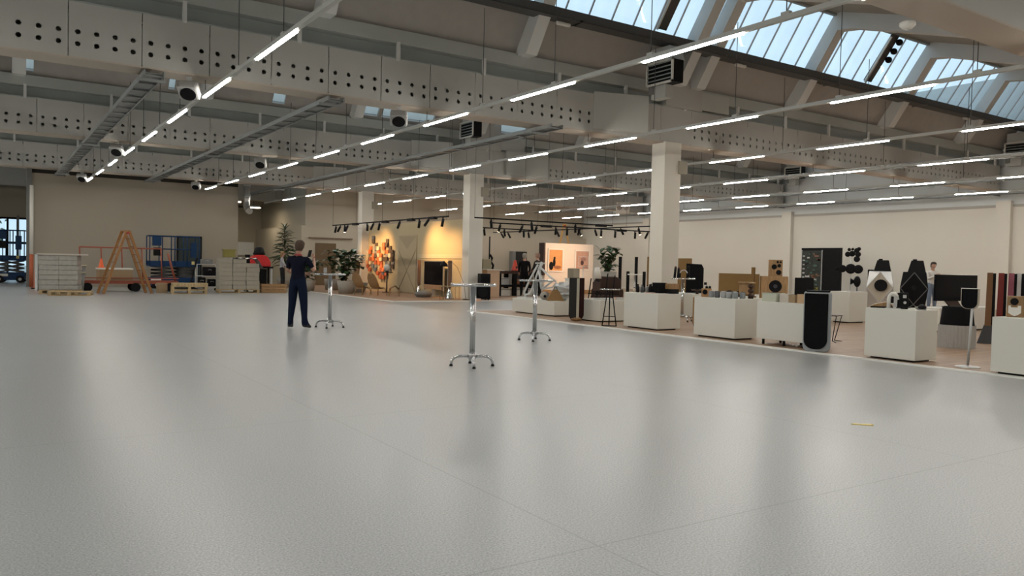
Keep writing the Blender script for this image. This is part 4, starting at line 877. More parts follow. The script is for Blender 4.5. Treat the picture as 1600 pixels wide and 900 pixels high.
def spot(name, loc, tgt, e, ang, col=(1, .56, .20)):
    d_ = bpy.data.lights.new(name, 'SPOT'); d_.energy = e * SPOT; d_.color = col; d_.spot_size = R(ang); d_.spot_blend = .95; d_.shadow_soft_size = .05
    o = bpy.data.objects.new(name, d_); COL.objects.link(o); o.location = loc; o.rotation_euler = (Vector(tgt) - Vector(loc)).to_track_quat('-Z', 'Y').to_euler()
spot('track_spot_light', (13.75, 33.4, 2.62), (15.3, 33.7, 1.8), 420, 90); spot('track_spot_light', (13.75, 34.9, 2.62), (15.3, 34.9, 1.4), 220, 95)
spot('track_spot_light', (13.75, 28.9, 2.62), (15.3, 28.6, 1.9), 520, 95); spot('track_spot_light', (13.75, 27.2, 2.62), (15.3, 27.2, 1.4), 300, 100)
spot('track_spot_light', (23.0, 27.0, 2.62), (23.0, 30.0, 1.7), 520, 75, (1, .60, .36)); spot('track_spot_light', (21.6, 27.0, 2.62), (22.0, 30, 1.2), 200, 70, (1, .66, .4))

# ================================================================== PLATFORM B: DESK, PICTURE WALL
t = thing('subwoofer', 'large black cube subwoofer on the platform edge before the post', 'subwoofer', (15.3, 25.1, .02), R(-12)); MB().bb((-.3, -.22, .04), (.3, .22, .55)).build('cabinet', BLACKM, t, bev=.02); MB().cyl((0, -.225, .3), (0, -.235, .3), .18, n=20).build('grille', BLACK, t)
for x in (-.24, .24):
    for y in (-.16, .16): MB().cyl((x, y, 0), (x, y, .05), .025, n=8).build('foot', BLACK, t)
t = thing('subwoofer', 'smaller black cube subwoofer stacked on the large one', 'subwoofer', (15.42, 25.1, .57), R(-12)); MB().bb((-.19, -.2, 0), (.19, .2, .44)).build('cabinet', BLACK, t, bev=.02); MB().cyl((0, -.2, .22), (0, -.21, .22), .13, n=18).build('grille', BLACKM, t)
t = thing('brick_box', 'small pinkish box lying on the platform edge under the black subwoofer', 'box', (14.85, 24.72, .0), R(-10)); MB().bb((-.18, -.06, 0), (.18, .06, .1)).build('carton', mat('pink_box', (.62, .40, .30), .7), t); MB().bb((-.18, -.005, .1), (.18, .005, .102)).build('tape_band', WHITE, t)
t = thing('pedestal', 'tall pinkish wood pedestal left of the dark desk', 'pedestal', (17.25, 27.55, .02)); MB().bb((-.3, -.2, 0), (.3, .2, 1.1)).build('pedestal_body', mat('pale_pink_wood', (.55, .38, .26), .6), t); MB().bb((-.34, -.24, 1.1), (.34, .24, 1.13)).build('top_plate', WHITE, t)
t = thing('fabric_speaker', 'beige fabric box speaker on the pinkish pedestal', 'speaker', (16.98, 27.55, 1.15)); MB().bb((-.2, -.14, 0), (.2, .14, .42)).build('cabinet', mat('beige_fabric', (.30, .27, .19), .9, var=.1, scale=60), t, bev=.03); MB().bb((-.2, -.14, -.0), (.2, .14, .02)).build('base', ALU, t)
t = thing('light_stand', 'thin black upright stand with cables behind the pedestal', 'stand', (17.5, 28.1, .02)); MB().cyl((0, 0, .02), (0, 0, 2.5), .03, n=8).build('pole', BLACK, t); MB().cyl((0, 0, 0), (0, 0, .03), .22, n=16).build('base', BLACK, t); MB().tube([(.02, 0, 1.75), (.12, -.03, 1.6), (.08, 0, 1.45), (.2, 0, 1.3), (.16, 0, 1.15)], .05, 8).build('cable_bundle', BLACK, t)
t = thing('desk', 'dark brown high desk with thick legs and an open lower shelf', 'desk', (19.25, 28.75, .02)); MB().bb((-1.15, -.4, .95), (1.15, .4, 1.07)).build('desk_top', WOODD, t)
for x in (-1.05, -.25, 1.05):
    for y in (-.33, .33): MB().bb((x - .09, y - .06, 0), (x + .09, y + .06, .95)).build('leg', BLACK, t)
MB().bb((-1.1, -.36, .38), (1.1, .36, .48)).build('lower_shelf', BLACK, t)
for x, lab, m, d_, z in ((-.65, 'white storage box under the desk, left bay', WHITE, (.5, .5, .32), .0), (.4, 'white storage box under the desk, right bay', WHITE, (.9, .5, .32), .0), (.35, 'soft brown bag on the lower desk shelf', mat('brown_bag', (.30, .12, .06), .8), (.8, .45, .24), .48), (-.65, 'pale carton on the lower desk shelf', LGREY, (.45, .4, .3), .48)):
    o = thing('storage_box', lab, 'box', (19.25 + x, 28.75, .02 + z)); MB().bb((-d_[0] / 2, -d_[1] / 2, 0), (d_[0] / 2, d_[1] / 2, d_[2])).build('box_body', m, o, bev=.05 if 'bag' in lab else .006); MB().bb((-d_[0] / 2 - .005, -d_[1] / 2 - .005, d_[2] - .06), (d_[0] / 2 + .005, d_[1] / 2 + .005, d_[2] - .045)).build('lid_edge', GREY if 'bag' not in lab else WOODD, o)
t = thing('conical_speaker', 'bright red cone shaped speaker on the dark desk', 'speaker', (19.2, 28.7, 1.09)); MB().lathe([(.17, 0), (.17, .03), (.15, .06), (.05, .46), (.03, .48), (.01, .48)], n=20).build('cone_body', mat('cone_red', (.60, .05, .02), .4), t); MB().cyl((0, 0, 0), (0, 0, .015), .175, n=20).build('base', BLACK, t); MB().cyl((0, -.12, .16), (0, -.15, .16), .05, n=14).build('driver', WOODD, t)
t = thing('paper_stack', 'white paper stack on the left end of the dark desk', 'paper', (18.35, 28.65, 1.09), R(12)); MB().bb((-.15, -.2, 0), (.15, .2, .03)).build('sheets', WHITE, t); MB().bb((-.12, -.15, .03), (.12, .15, .045)).build('brochure', LGREY, t)
# picture wall
S('wall_picture', MB().bb((21.75, 30.0, .02), (24.65, 30.35, 2.42)), mat('picture_wall_white', (.72, .66, .58), .8, var=.02))
S('trim_15', MB().bb((21.66, 29.98, .9), (21.75, 30.37, 2.42)), mat('dark_brown_edge', (.03, .012, .01), .6)); S('trim_16', MB().bb((21.66, 29.98, .02), (24.7, 30.0, .22)), WOODL)
PRINT_O = mat('print_orange', (.62, .30, .10), .6, var=.25, scale=2); PRINT_P = mat('print_pink', (.46, .29, .22), .6, var=.25, scale=2.5)
def picture(x, z, w_, h, label, m, blobs):
    t = thing('framed_picture', label, 'picture', (x, 30.0, z)); fr = MB()
    for a, b in (((-w_ / 2 - .06, -.05, -h / 2 - .06), (-w_ / 2, 0, h / 2 + .06)), ((w_ / 2, -.05, -h / 2 - .06), (w_ / 2 + .06, 0, h / 2 + .06)), ((-w_ / 2, -.05, h / 2), (w_ / 2, 0, h / 2 + .06)), ((-w_ / 2, -.05, -h / 2 - .06), (w_ / 2, 0, -h / 2))): fr.bb(a, b)
    fr.build('frame', WHITE, t); p = MB().bb((-w_ / 2, -.03, -h / 2), (w_ / 2, -.01, h / 2)).build('print', m, t)
    for bx, bz, rx, rz_, bm in blobs: MB().ell((bx, -.031, bz), (rx, .004, rz_), 12, 6).build('printed_figure', bm, p)
picture(22.35, 1.62, .78, .98, 'orange picture with two dark silhouettes, left on the picture wall', PRINT_O, [(-.25, -.27, .13, .2, BLACK), (-.08, -.1, .08, .2, BLACK), (-.06, .1, .06, .07, BLACK), (.12, -.33, .22, .08, MATS['brown_bag'])])
picture(23.95, 1.65, .78, .86, 'pinkish picture with a dark blot, right on the picture wall', PRINT_P, [(.0, -.12, .1, .12, mat('blot_dark', (.06, .03, .03), .7)), (.08, .05, .16, .1, mat('blot_mauve', (.28, .17, .15), .7)), (.25, -.3, .12, .06, mat('blot_mauve', (.28, .17, .15), .7))])
a_ladder((25.6, 33.6, .02), face(25.6, 33.6), 'tall yellow wooden ladder standing behind the picture wall', 3.55, 1.3, .55, wood_mat('yellow_pine', (.50, .28, .07)), 11)

# ================================================================== PLATFORM A: WHITE PLINTHS
def plinth(label, x0, y0, x1, y1, h, z0=.02, gap=.03, feet=False):
    t = thing('plinth', label, 'plinth', (x0, y0, z0), 0, 'white display plinths'); w_, d_ = x1 - x0, y1 - y0; g = .1 if feet else gap
    MB().bb((0, 0, g), (w_, d_, h - z0)).build('plinth_body', WHITEP, t, bev=.006)
    if feet:
        for x in (.08, w_ - .08):
            for y in (.15, d_ / 2, d_ - .1): MB().cyl((x, y, 0), (x, y, g), .025, n=10).build('foot', BLACK, t)
    else: MB().bb((.07, .07, 0), (w_ - .07, d_ - .07, g)).build('recessed_base', BLACK, t)
    return t
plinth('white cube plinth with small black bottles, just before the post', 11.98, 12.36, 12.66, 13.45, .81)
plinth('white cube plinth carrying a row of grey cups', 11.85, 10.15, 12.5, 11.2, .81)
plinth('white plinth on short feet, half hidden by the grey-framed speaker', 11.8, 8.5, 12.45, 9.6, .80, feet=True)
plinth('white cube plinth carrying the white arch speaker and black gadgets', 11.66, 6.53, 12.26, 7.36, .815)
plinth('white plinth cut by the right picture edge', 11.55, 4.4, 12.2, 5.40, .80)
plinth('white plinth farther back that carries the black speaker tree', 18.95, 12.42, 19.75, 13.0, .85)
plinth('low white platform under the bicycle frame', 12.45, 16.7, 13.5, 18.7, .425)
plinth('low white platform right of the striped tall speaker', 12.35, 14.72, 13.45, 15.6, .555)
plinth('long low white bench with wooden speakers behind the plinths', 16.1, 12.3, 17.6, 17.0, .66)
plinth('low white bench under the far television', 18.4, 9.75, 21.0, 10.35, .58)

# --- striped tall speaker
t = thing('tower_speaker', 'tall round-footed speaker striped dark grey, cream and maroon', 'speaker', (12.0, 15.2, .02), face(12.0, 15.2))
def ushape(w_, h, r_=None, n=8):
    r_ = r_ or w_ * .45; return [(-w_ / 2, h)] + [(-w_ / 2 + r_ - r_ * math.cos(a), r_ - r_ * math.sin(a)) for a in [math.pi / 2 * i / n for i in range(n + 1)]] + [(w_ / 2 - r_ + r_ * math.sin(a), r_ - r_ * math.cos(a)) for a in [math.pi / 2 * i / n for i in range(n + 1)]] + [(w_ / 2, h)]
us = [(x, z + .03) for x, z in ushape(.37, 1.03, .14)]
MB().prism(us, -.02, .16, 'y').build('cabinet', mat('maroon_wood', (.022, .006, .005), .5, spec=.12), t, bev=.01); MB().prism([(-.182, 1.05), (-.182, .2), (-.13, .08), (-.0, .08), (.0, 1.05)], -.045, -.02, 'y').build('front_fabric', mat('dark_grey_fabric', (.017, .017, .015), .9, var=.15, scale=60), t); MB().prism([(.0, 1.05), (.0, .08), (.065, .1), (.065, 1.05)], -.05, -.02, 'y').build('cream_spine', mat('cream_leather', (.42, .38, .30), .5), t)
MB().ell((0, .05, .06), (.15, .12, .06), 16, 8).build('foot', WOODM, t)
t = thing('pedestal', 'slim pale pedestal behind the striped tall speaker', 'pedestal', (14.0, 17.9, .02)); MB().bb((-.17, -.17, 0), (.17, .17, .98)).build('pedestal_body', WHITEP, t); MB().bb((-.19, -.19, .98), (.19, .19, 1.0)).build('top_plate', WHITEP, t)
t = thing('fabric_speaker', 'grey-beige cloth cube on the slim pedestal behind the striped speaker', 'speaker', (14.0, 17.9, 1.02), R(-38)); MB().bb((-.17, -.15, 0), (.17, .15, .28)).build('cabinet', mat('taupe_cloth', (.24, .21, .16), .9, scale=50), t, bev=.02); MB().bb((0, -.155, .02), (.17, -.15, .26)).build('front_ribs', mat('taupe_light', (.33, .29, .22), .9), t)
t = thing('wire_cube_display', 'white wire cube frame before the picture wall', 'frame', (18.6, 23.2, 0), face(18.6, 23.2))
wf = MB()
for z in (1.35, 1.72):
    for a, b in (((-.18, -.18), (.18, -.18)), ((.18, -.18), (.18, .18)), ((.18, .18), (-.18, .18)), ((-.18, .18), (-.18, -.18))): wf.bar((*a, z), (*b, z), .012, .012)
for x in (-.18, .18):
    for y in (-.18, .18): wf.bar((x, y, 1.35), (x, y, 1.72), .012, .012)
wf.build('wire_cube', WHITE, t); MB().cyl((0, 0, 0), (0, 0, 1.35), .02, n=8).build('post', WHITE, t); MB().cyl((0, 0, 0), (0, 0, .02), .2, n=16).build('base', WHITE, t); MB().bb((-.18, -.18, 1.34), (.18, .18, 1.355)).build('tray', WHITE, t)

# --- bicycle frame and neighbours
bk = thing('bicycle_frame', 'white bicycle frame without wheels displayed on the low platform', 'bicycle frame', (12.75, 17.7, .425))
BW = mat('frame_white', (.60, .61, .60), .35)
def seg(name, pts, r_): MB().tube([(0, y, z) for y, z in pts], r_, 10).build(name, BW, bk)
seg('fork_blade', [(.78, .10), (.62, .12), (.50, .22), (.28, .62), (.1, .93)], .028); seg('fork_blade', [(.80, .10), (.86, .16), (.60, .52), (.22, .95)], .028)
seg('head_tube', [(.16, .80), (.02, 1.02)], .045); seg('top_tube', [(.08, .88), (-.32, .66), (-.62, .52)], .03); seg('down_tube', [(.14, .80), (.0, .3)], .04); seg('seat_tube', [(-.55, .56), (-.0, .28)], .03)
seg('chain_stay', [(.0, .28), (-.5, .36), (-.66, .5)], .022); seg('seat_stay', [(-.2, .72), (-.66, .5)], .016)
MB().bb((-.16, .06, .98), (.16, .12, 1.02)).build('handlebar', BW, bk); MB().bb((-.14, .55, .0), (.14, 1.0, .035)).build('stand_plate', BW, bk); MB().bar((0, .78, .03), (0, .78, .12), .05, .05).build('stand_post', BW, bk)
ps = MB(); n, m_ = 14, 9; vs = []
for i in range(n):
    for j in range(m_):
        a = i / (n - 1) * math.pi; b_ = j / (m_ - 1) * math.pi * 2; r_ = 1 + .22 * math.sin(i * 2.3 + j * 1.7) + .12 * math.sin(j * 3.1 - i); vs.append((.24 * r_ * math.sin(a) * math.cos(b_), .36 * r_ * math.sin(a) * math.sin(b_), .24 - .24 * r_ * math.cos(a) * .9))
ps.add(vs, [(i * m_ + j, i * m_ + j + 1, (i + 1) * m_ + j + 1, (i + 1) * m_ + j) for i in range(n - 1) for j in range(m_ - 1)], False)
o = ps.build('plastic_bag', CLEARP, None, (13.1, 17.2, .44)); tag(o, 'crumpled clear plastic bag heaped behind the bicycle frame', 'plastic bag')
t = thing('leather_bag', 'brown pyramid shaped bag on the low platform, right of the bicycle frame', 'bag', (12.68, 16.98, .425), R(-30)); MB().add([(-.24, -.12, 0), (.24, -.12, 0), (.24, .16, 0), (-.24, .16, 0), (-.07, -.05, .3), (.07, -.05, .3), (.07, .05, .3), (-.07, .05, .3)], [(0, 3, 2, 1), (0, 1, 5, 4), (1, 2, 6, 5), (2, 3, 7, 6), (3, 0, 4, 7), (4, 5, 6, 7)]).build('bag_body', mat('tan_leather', (.22, .12, .035), .6), t, bev=.02); MB().tube([(-.05, 0, .29), (-.03, 0, .36), (.03, 0, .36), (.05, 0, .29)], .012, 6).build('handle', WOODD, t)
t = thing('round_stone', 'grey rounded stone speaker under the bicycle frame', 'stone', (12.75, 17.55, .425)); MB().ell((0, 0, .11), (.14, .14, .12), 14, 8).build('stone', POT, t); MB().cyl((-.08, -.11, .1), (-.085, -.12, .1), .04, n=10).build('driver', BLACK, t)
# --- around the low platform
t = thing('tripod_lamp', 'white shaded lamp on a black tripod behind the low platform', 'lamp', (14.75, 17.75, .02)); MB().lathe([(.13, 1.0), (.07, 1.32), (.02, 1.33), (.01, 1.33)], n=16).build('shade', WHITE, t)
for k in range(3): a = k * 2.1; MB().cyl((0, 0, 1.02), (.3 * math.cos(a), .3 * math.sin(a), 0), .014, n=6).build('leg', BLACK, t)
t = thing('armchair', 'dark brown leather armchair with high rounded back', 'chair', (15.75, 18.45, .02), face(15.75, 18.45)); MB().prism([(-.42, .2), (.42, .2), (.42, .9), (.36, 1.0), (.25, 1.05), (-.25, 1.05), (-.36, 1.0), (-.42, .9)], .1, .28, 'y').build('backrest', LEATHER, t, bev=.04); MB().bb((-.4, -.4, .25), (.4, .12, .48)).build('seat', LEATHER, t, bev=.05)
for x in (-.42, .42): MB().bb((x - .06, -.4, .25), (x + .06, .15, .68)).build('armrest', LEATHER, t, bev=.04)
for x in (-.34, .34):
    for y in (-.32, .2): MB().cyl((x, y, 0), (x, y, .26), .02, n=8).build('leg', BLACK, t)
for i, (x, y, w_, d_, h, m, lab) in enumerate(((12.72, 15.1, .55, .35, .03, WHITE, 'white magazine spread on the low platform'), (13.2, 14.92, .35, .25, .05, mat('peach_book', (.62, .40, .27), .7), 'peach coloured book at the right end of the low platform'))):
    t = thing('magazine', lab, 'book', (x, y, .556), R(-20)); MB().bb((-w_ / 2, -d_ / 2, 0), (w_ / 2, d_ / 2, h)).build('pages', m, t); MB().bb((-w_ / 2, -d_ / 2 - .005, 0), (w_ / 2, -d_ / 2, h + .004)).build('spine', LGREY, t)
t = thing('display_rack', 'black wire rack of small parts on the low platform', 'rack', (13.0, 15.5, .556), face(12.75, 15.4))
for x in (-.3, -.1, .12, .3): MB().bar((x, .05, 0), (x + .06, .0, .55 + .1 * math.sin(x * 9)), .02, .02).build('upright', BLACK, t)
MB().bar((-.32, .05, .12), (.36, .03, .16), .02, .02).build('cross_bar', BLACK, t); MB().bb((-.2, -.02, .2), (.0, .03, .42)).build('plate', WOODD, t)
t = thing('stool', 'black A-frame stool with a round steel tray top, leaning beside the bottle plinth', 'stool', (11.84, 13.78, .02), R(-40))
for s_ in (-1, 1): MB().tube([(s_ * .16, -.12, 0), (s_ * .05, .05, .82)], .014, 6).build('leg', BLACK, t)
MB().tube([(-.16, -.12, .01), (.16, -.12, .01)], .014, 6).build('cross_bar', BLACK, t); MB().tube([(0, .22, 0), (0, .04, .82)], .014, 6).build('leg', BLACK, t); MB().bar((-.12, -.08, .22), (.12, -.08, .22), .014, .014).build('foot_rest', BLACK, t); MB().lathe([(.01, .82), (.22, .82), (.235, .845), (.22, .84), (.01, .835)], n=24).build('tray_top', CHROME, t)
for x, y, h, lab in ((16.9, 19.2, 1.68, 'tall slim black column speaker right of the leather armchair'), (17.15, 18.72, 1.68, 'tall slim black column speaker left of the tan board'), (16.72, 18.62, 1.22, 'shorter slim black column between the two tall ones'), (17.2, 18.4, 1.22, 'shorter slim black column beside the tan board')):
    t = thing('slim_speaker', lab, 'speaker', (x, y, .02), face(x, y), 'slim black column speakers'); MB().bb((-.05, -.06, .03), (.05, .06, h)).build('column', BLACK, t, bev=.01); MB().cyl((0, 0, 0), (0, 0, .03), .14, n=18).build('base', BLACK, t)
t = thing('pedestal_table', 'small white topped pedestal table before the slim black columns', 'table', (15.95, 17.45, .02)); MB().cyl((0, 0, 1.12), (0, 0, 1.15), .22, n=20).build('table_top', WHITE, t); MB().cyl((0, 0, .02), (0, 0, 1.12), .02, n=8).build('post', ALU, t); MB().cyl((0, 0, 0), (0, 0, .02), .16, n=16).build('base', ALU, t)
for x, y, w_, z1, lab in ((17.85, 18.78, .32, 1.70, 'narrow tan board standing left of the big post'), (17.85, 17.3, .52, 1.66, 'tan board standing right of the big post')):
    t = thing('board', lab, 'board', (x, y, .02)); MB().bb((-.03, -w_ / 2, 0), (.03, w_ / 2, z1)).build('panel', MDF, t); MB().bb((.03, -.05, 0), (.3, .05, .04)).build('foot', MDF, t)
# --- bottles plinth
for k, (x, y, h, r_, m) in enumerate(((12.2, 13.36, .09, .035, mat('cream_can', (.6, .52, .4), .5)), (12.2, 13.24, .17, .035, BLACK), (12.2, 13.1, .16, .042, mat('slate_bottle', (.05, .055, .06), .4)), (12.24, 12.98, .15, .04, GREY), (12.24, 12.86, .19, .032, BLACK), (12.14, 12.8, .18, .03, BLACK))):
    labs = ['short cream can on the bottle plinth', 'small black bottle next to the cream can', 'wide slate bottle mid row on the bottle plinth', 'grey squat bottle mid row on the bottle plinth', 'slim black bottle right of the grey squat one', 'slim black bottle nearest the black box']
    t = thing('bottle', labs[k], 'bottle', (x, y, .81), 0, 'small bottles on the plinth'); MB().lathe([(r_, 0), (r_, h * .7), (r_ * .5, h * .85), (r_ * .5, h)], n=14).build('bottle_body', m, t); MB().cyl((0, 0, h), (0, 0, h + .015), r_ * .55, n=12).build('cap', BLACK, t)
t = thing('box_speaker', 'plain black box on the bottle plinth', 'speaker', (12.36, 12.72, .81), R(0)); MB().bb((-.13, -.1, 0), (.12, .1, .235)).build('cabinet', BLACK, t, bev=.005); MB().bb((-.135, -.08, .02), (-.13, .08, .21)).build('grille', BLACKM, t)
t = thing('box_speaker', 'half wooden half black flat box on the bottle plinth corner', 'speaker', (12.55, 12.52, .81), R(0)); MB().bb((-.12, -.1, .1), (.1, .1, .22)).build('wood_top', WOODM, t); MB().bb((-.12, -.1, 0), (.1, .1, .1)).build('black_base', BLACK, t)
t = thing('open_book', 'thin reddish leaflet lying on the bottle plinth', 'leaflet', (12.1, 12.75, .81), R(10)); MB().bb((-.06, -.12, 0), (.06, .12, .012)).build('cover', mat('leaflet_red', (.4, .17, .11), .7), t); MB().bb((-.05, -.1, .012), (.05, .1, .016)).build('page', WHITE, t)
# --- gadgets on the bar table by the post
t = thing('headphones', 'round chrome ringed headphone on the bar table by the post', 'headphones', (14.72, 14.3, 1.126), face(14.7, 14.3)); MB().tube([(.09 * math.cos(a), 0, .1 + .1 * math.sin(a)) for a in [math.pi * i / 10 for i in range(11)]], .014, 8).build('headband', ALU, t)
for x in (-.09, .09): MB().cyl((x - .02, 0, .07), (x + .02, 0, .07), .06, n=14).build('ear_cup', BLACK, t)
for k, (dx, h, lab) in enumerate(((-.22, .26, 'slim dark gadget at the left of the bar table by the post'), (-.13, .24, 'second slim dark gadget on the bar table by the post'), (.14, .27, 'black knobbed gadget at the right of the bar table by the post'))):
    x, y = 14.75 + dx * .8, 14.35 - dx * .55; t = thing('gadget', lab, 'gadget', (x, y, 1.126), R(k * 20)); MB().bar((0, 0, 0), (.03, 0, h), .05, .04).build('body', BLACK, t); MB().ell((.03, 0, h), (.035, .035, .035), 10, 6).build('knob', WOODD if k < 2 else BLACK, t)
t = thing('wood_cabinet_speaker', 'pale wood cabinet with a big black driver behind the cup plinth', 'speaker', (14.0, 13.0, .02), R(-47)); MB().bb((-.2, -.15, .06), (.22, .2, .68)).build('cabinet', WOODL, t, bev=.01); MB().cyl((.04, -.15, .42), (.04, -.175, .42), .15, n=20).build('driver', BLACK, t)
for x in (-.15, .17): MB().cyl((x, 0, 0), (x, 0, .06), .03, n=8).build('caster', BLACK, t)
# --- cups plinth
t = thing('wood_speaker', 'small orange wood speaker with two tweeters at the cup row end', 'speaker', (12.0, 11.02, .81), face(12, 11)); MB().bb((-.1, -.08, 0), (.1, .08, .17)).build('cabinet', wood_mat('orange_veneer', (.42, .22, .09)), t, bev=.005); MB().cyl((-.03, -.08, .1), (-.03, -.095, .1), .05, n=16).build('driver', BLACK, t)
for x in (.0, .06): MB().cyl((x, -.03, .17), (x, .03, .2), .028, n=10).build('tweeter', BLACK, t)
CUP = ['grey mesh cup, first in the row next to the orange speaker', 'dark grey cup, second in the row on the cup plinth', 'pale grey cup with black side, third in the row', 'pale grey cup, fourth in the row on the cup plinth', 'speckled grey cup, fifth in the row on the cup plinth', 'wide speckled grey cup, last in the row by the wooden tower']
CM = [mat('cup_mesh', (.25, .26, .27), .6, var=.3, scale=60), mat('cup_dark', (.08, .085, .09), .6), mat('cup_pale', (.35, .36, .36), .6), mat('cup_pale', (.35, .36, .36), .6), mat('cup_speckle', (.22, .24, .25), .6, var=.3, scale=50), mat('cup_speckle', (.22, .24, .25), .6)]
for k, (x, y) in enumerate(((11.98, 10.87), (11.98, 10.72), (12.0, 10.58), (11.98, 10.42), (12.0, 10.29), (12.15, 10.24))):
    t = thing('cup_speaker', CUP[k], 'speaker', (x, y, .81), 0, 'row of grey cup speakers'); MB().lathe([(.05, 0), (.055, .02), (.055, .115), (.05, .125), (.01, .125)], n=18).build('cup_body', CM[k], t); MB().cyl((0, 0, .125), (0, 0, .13), .04, n=14).build('top_grille', BLACK if k % 2 else LGREY, t)
t = thing('driver_tower', 'wooden box with stacked dark drivers at the end of the cup row', 'speaker', (12.36, 10.32, .81), face(12.36, 10.32)); MB().bb((-.14, -.02, .08), (.05, .13, .3)).build('wood_box', WOODL, t); MB().bb((-.16, -.06, .3), (.17, .14, .318)).build('lid_board', WOODL, t)
for z in (.06, .15, .24): MB().ell((.08, -.02, z), (.06, .07, .045), 12, 8).build('driver', WOODD, t)
MB().bb((.03, -.05, 0), (.13, .05, .03)).build('base', BLACK, t)
# --- footed plinth
for x, y, w_, d_, h, m, lab in ((12.02, 9.42, .26, .3, .16, mat('pale_green', (.50, .52, .42), .6), 'pale green box on the footed plinth'), (12.04, 9.14, .16, .2, .15, mat('ivory_box', (.55, .50, .44), .7), 'ivory coloured box in the middle of the footed plinth'), (12.02, 8.97, .14, .14, .14, CARD, 'small brown carton right of the ivory box'), (12.02, 8.72, .18, .24, .16, mat('tan_box', (.50, .34, .20), .7), 'tan box at the right end of the footed plinth')):
    t = thing('display_box', lab, 'box', (x, y, .80), 0, 'boxes on the footed plinth'); MB().bb((-w_ / 2, -d_ / 2, 0), (w_ / 2, d_ / 2, h)).build('box_body', m, t, bev=.004); MB().bb((-w_ / 2 - .004, -d_ / 2 - .004, h - .012), (w_ / 2 + .004, d_ / 2 + .004, h)).build('lid', m, t)
# --- bench objects
t = thing('wood_speaker', 'big wooden speaker with one large black woofer on the long bench', 'speaker', (16.62, 13.0, .66), face(16.6, 13.0)); MB().bb((-.32, -.1, 0), (.32, .35, .56)).build('cabinet', WOODL, t, bev=.008); wo = MB().cyl((.02, -.1, .31), (.02, -.115, .31), .155, n=24).build('woofer', BLACK, t); MB().cyl((.02, -.115, .31), (.02, -.122, .31), .05, n=16).build('dust_cap', mat('dust_cap', (.02, .02, .03), .4), wo)
MB().bb((-.36, -.06, 0), (-.32, .3, .56)).build('side_panel', MDF, t)
t = thing('wood_speaker', 'small wooden speaker with five drivers stacked on the big wooden one', 'speaker', (16.66, 13.02, 1.22), face(16.6, 13.0)); MB().bb((-.17, -.08, 0), (.17, .2, .42)).build('cabinet', WOODL, t, bev=.006)
for x, z, r_ in ((-.03, .24, .065), (.09, .27, .045), (.08, .1, .065), (.05, .36, .03), (.12, .36, .025)): MB().cyl((x, -.08, z), (x, -.095, z), r_, n=16).build('driver', BLACK, t)
t = thing('wood_strip', 'narrow upright wood strip behind the big wooden speaker', 'strip', (16.55, 13.62, .66)); MB().bb((-.03, -.04, 0), (.03, .04, .78)).build('strip', MDF, t); MB().bb((-.06, -.07, 0), (.06, .07, .03)).build('foot', MDF, t)
t = thing('flat_panel', 'black flat panel right of the big wooden speaker', 'panel', (17.25, 12.62, .66), face(17.2, 12.6)); MB().bb((-.2, 0, 0), (.25, .06, .54)).build('panel', BLACK, t); MB().bb((-.1, -.08, 0), (.1, .12, .02)).build('foot', BLACK, t)
t = thing('board', 'wide dark tan board standing on the long bench', 'board', (17.2, 14.65, .66)); MB().bb((-.03, -.68, .06), (.03, .68, .60)).build('panel', MDF, t); MB().bb((-.1, -.3, 0), (.1, .3, .06)).build('foot', MDF, t)
t = thing('panel_speaker', 'tall black panel speaker at the left end of the long bench', 'speaker', (17.3, 16.35, .66), R(-50)); MB().prism([(-.26, 0), (.24, 0), (.24, .72), (.18, .84), (-.26, .86)], 0, .1, 'y').build('panel', BLACKM, t, bev=.01); MB().bb((-.26, -.12, 0), (.26, .15, .02)).build('foot', BLACK, t); MB().cyl((.26, .05, .28), (.34, .05, .28), .04, n=10).build('knob', BLACK, t)
for x, y, lab in ((16.5, 15.5, 'flat dark red bowl on the bench before the tan board'), (16.5, 14.35, 'flat dark bowl on a foot before the tan board'), (16.3, 13.85, 'third flat dark bowl next to the wood strip')):
    t = thing('bowl', lab, 'bowl', (x, y, .66)); MB().lathe([(.07, 0), (.03, .03), (.03, .07), (.15, .1), (.17, .13), (.01, .12)], n=18).build('bowl_body', WOODD, t); MB().cyl((0, 0, .12), (0, 0, .15), .06, n=12).build('center', BLACK, t)
# --- grey framed big speaker
t = thing('tower_speaker', 'big speaker with black U-shaped front in a silver grey shell', 'speaker', (11.56, 8.16, .02), face(11.6, 8.2)); MB().prism(ushape(.44, 1.0, .1), .0, .3, 'y').build('shell', mat('silver_grey_lacquer', (.30, .32, .335), .35), t, bev=.02); MB().prism([(x - .02, z + .05) for x, z in ushape(.37, .93, .16)], -.03, .0, 'y').build('front_grille', BLACKM, t, bev=.01); MB().bb((-.18, .03, 1.0), (.18, .27, 1.03)).build('top_plate', BLACK, t)
t = thing('wire_stand', 'black wire legged stand between the silver speaker and the arch plinth', 'stand', (13.6, 9.3, .02), R(20))
for x in (-.2, .2):
    for y in (-.15, .15): MB().cyl((x, y, .5), (x * .4, y * .4, .02), .008, n=6).build('leg', BLACK, t); MB().cyl((x * .4, y * .4, .02), (x * 1.1, y * 1.1, 0), .008, n=6).build('foot_wire', BLACK, t)
MB().bb((-.22, -.17, .5), (.22, .17, .515)).build('top_plate', WOODD, t)
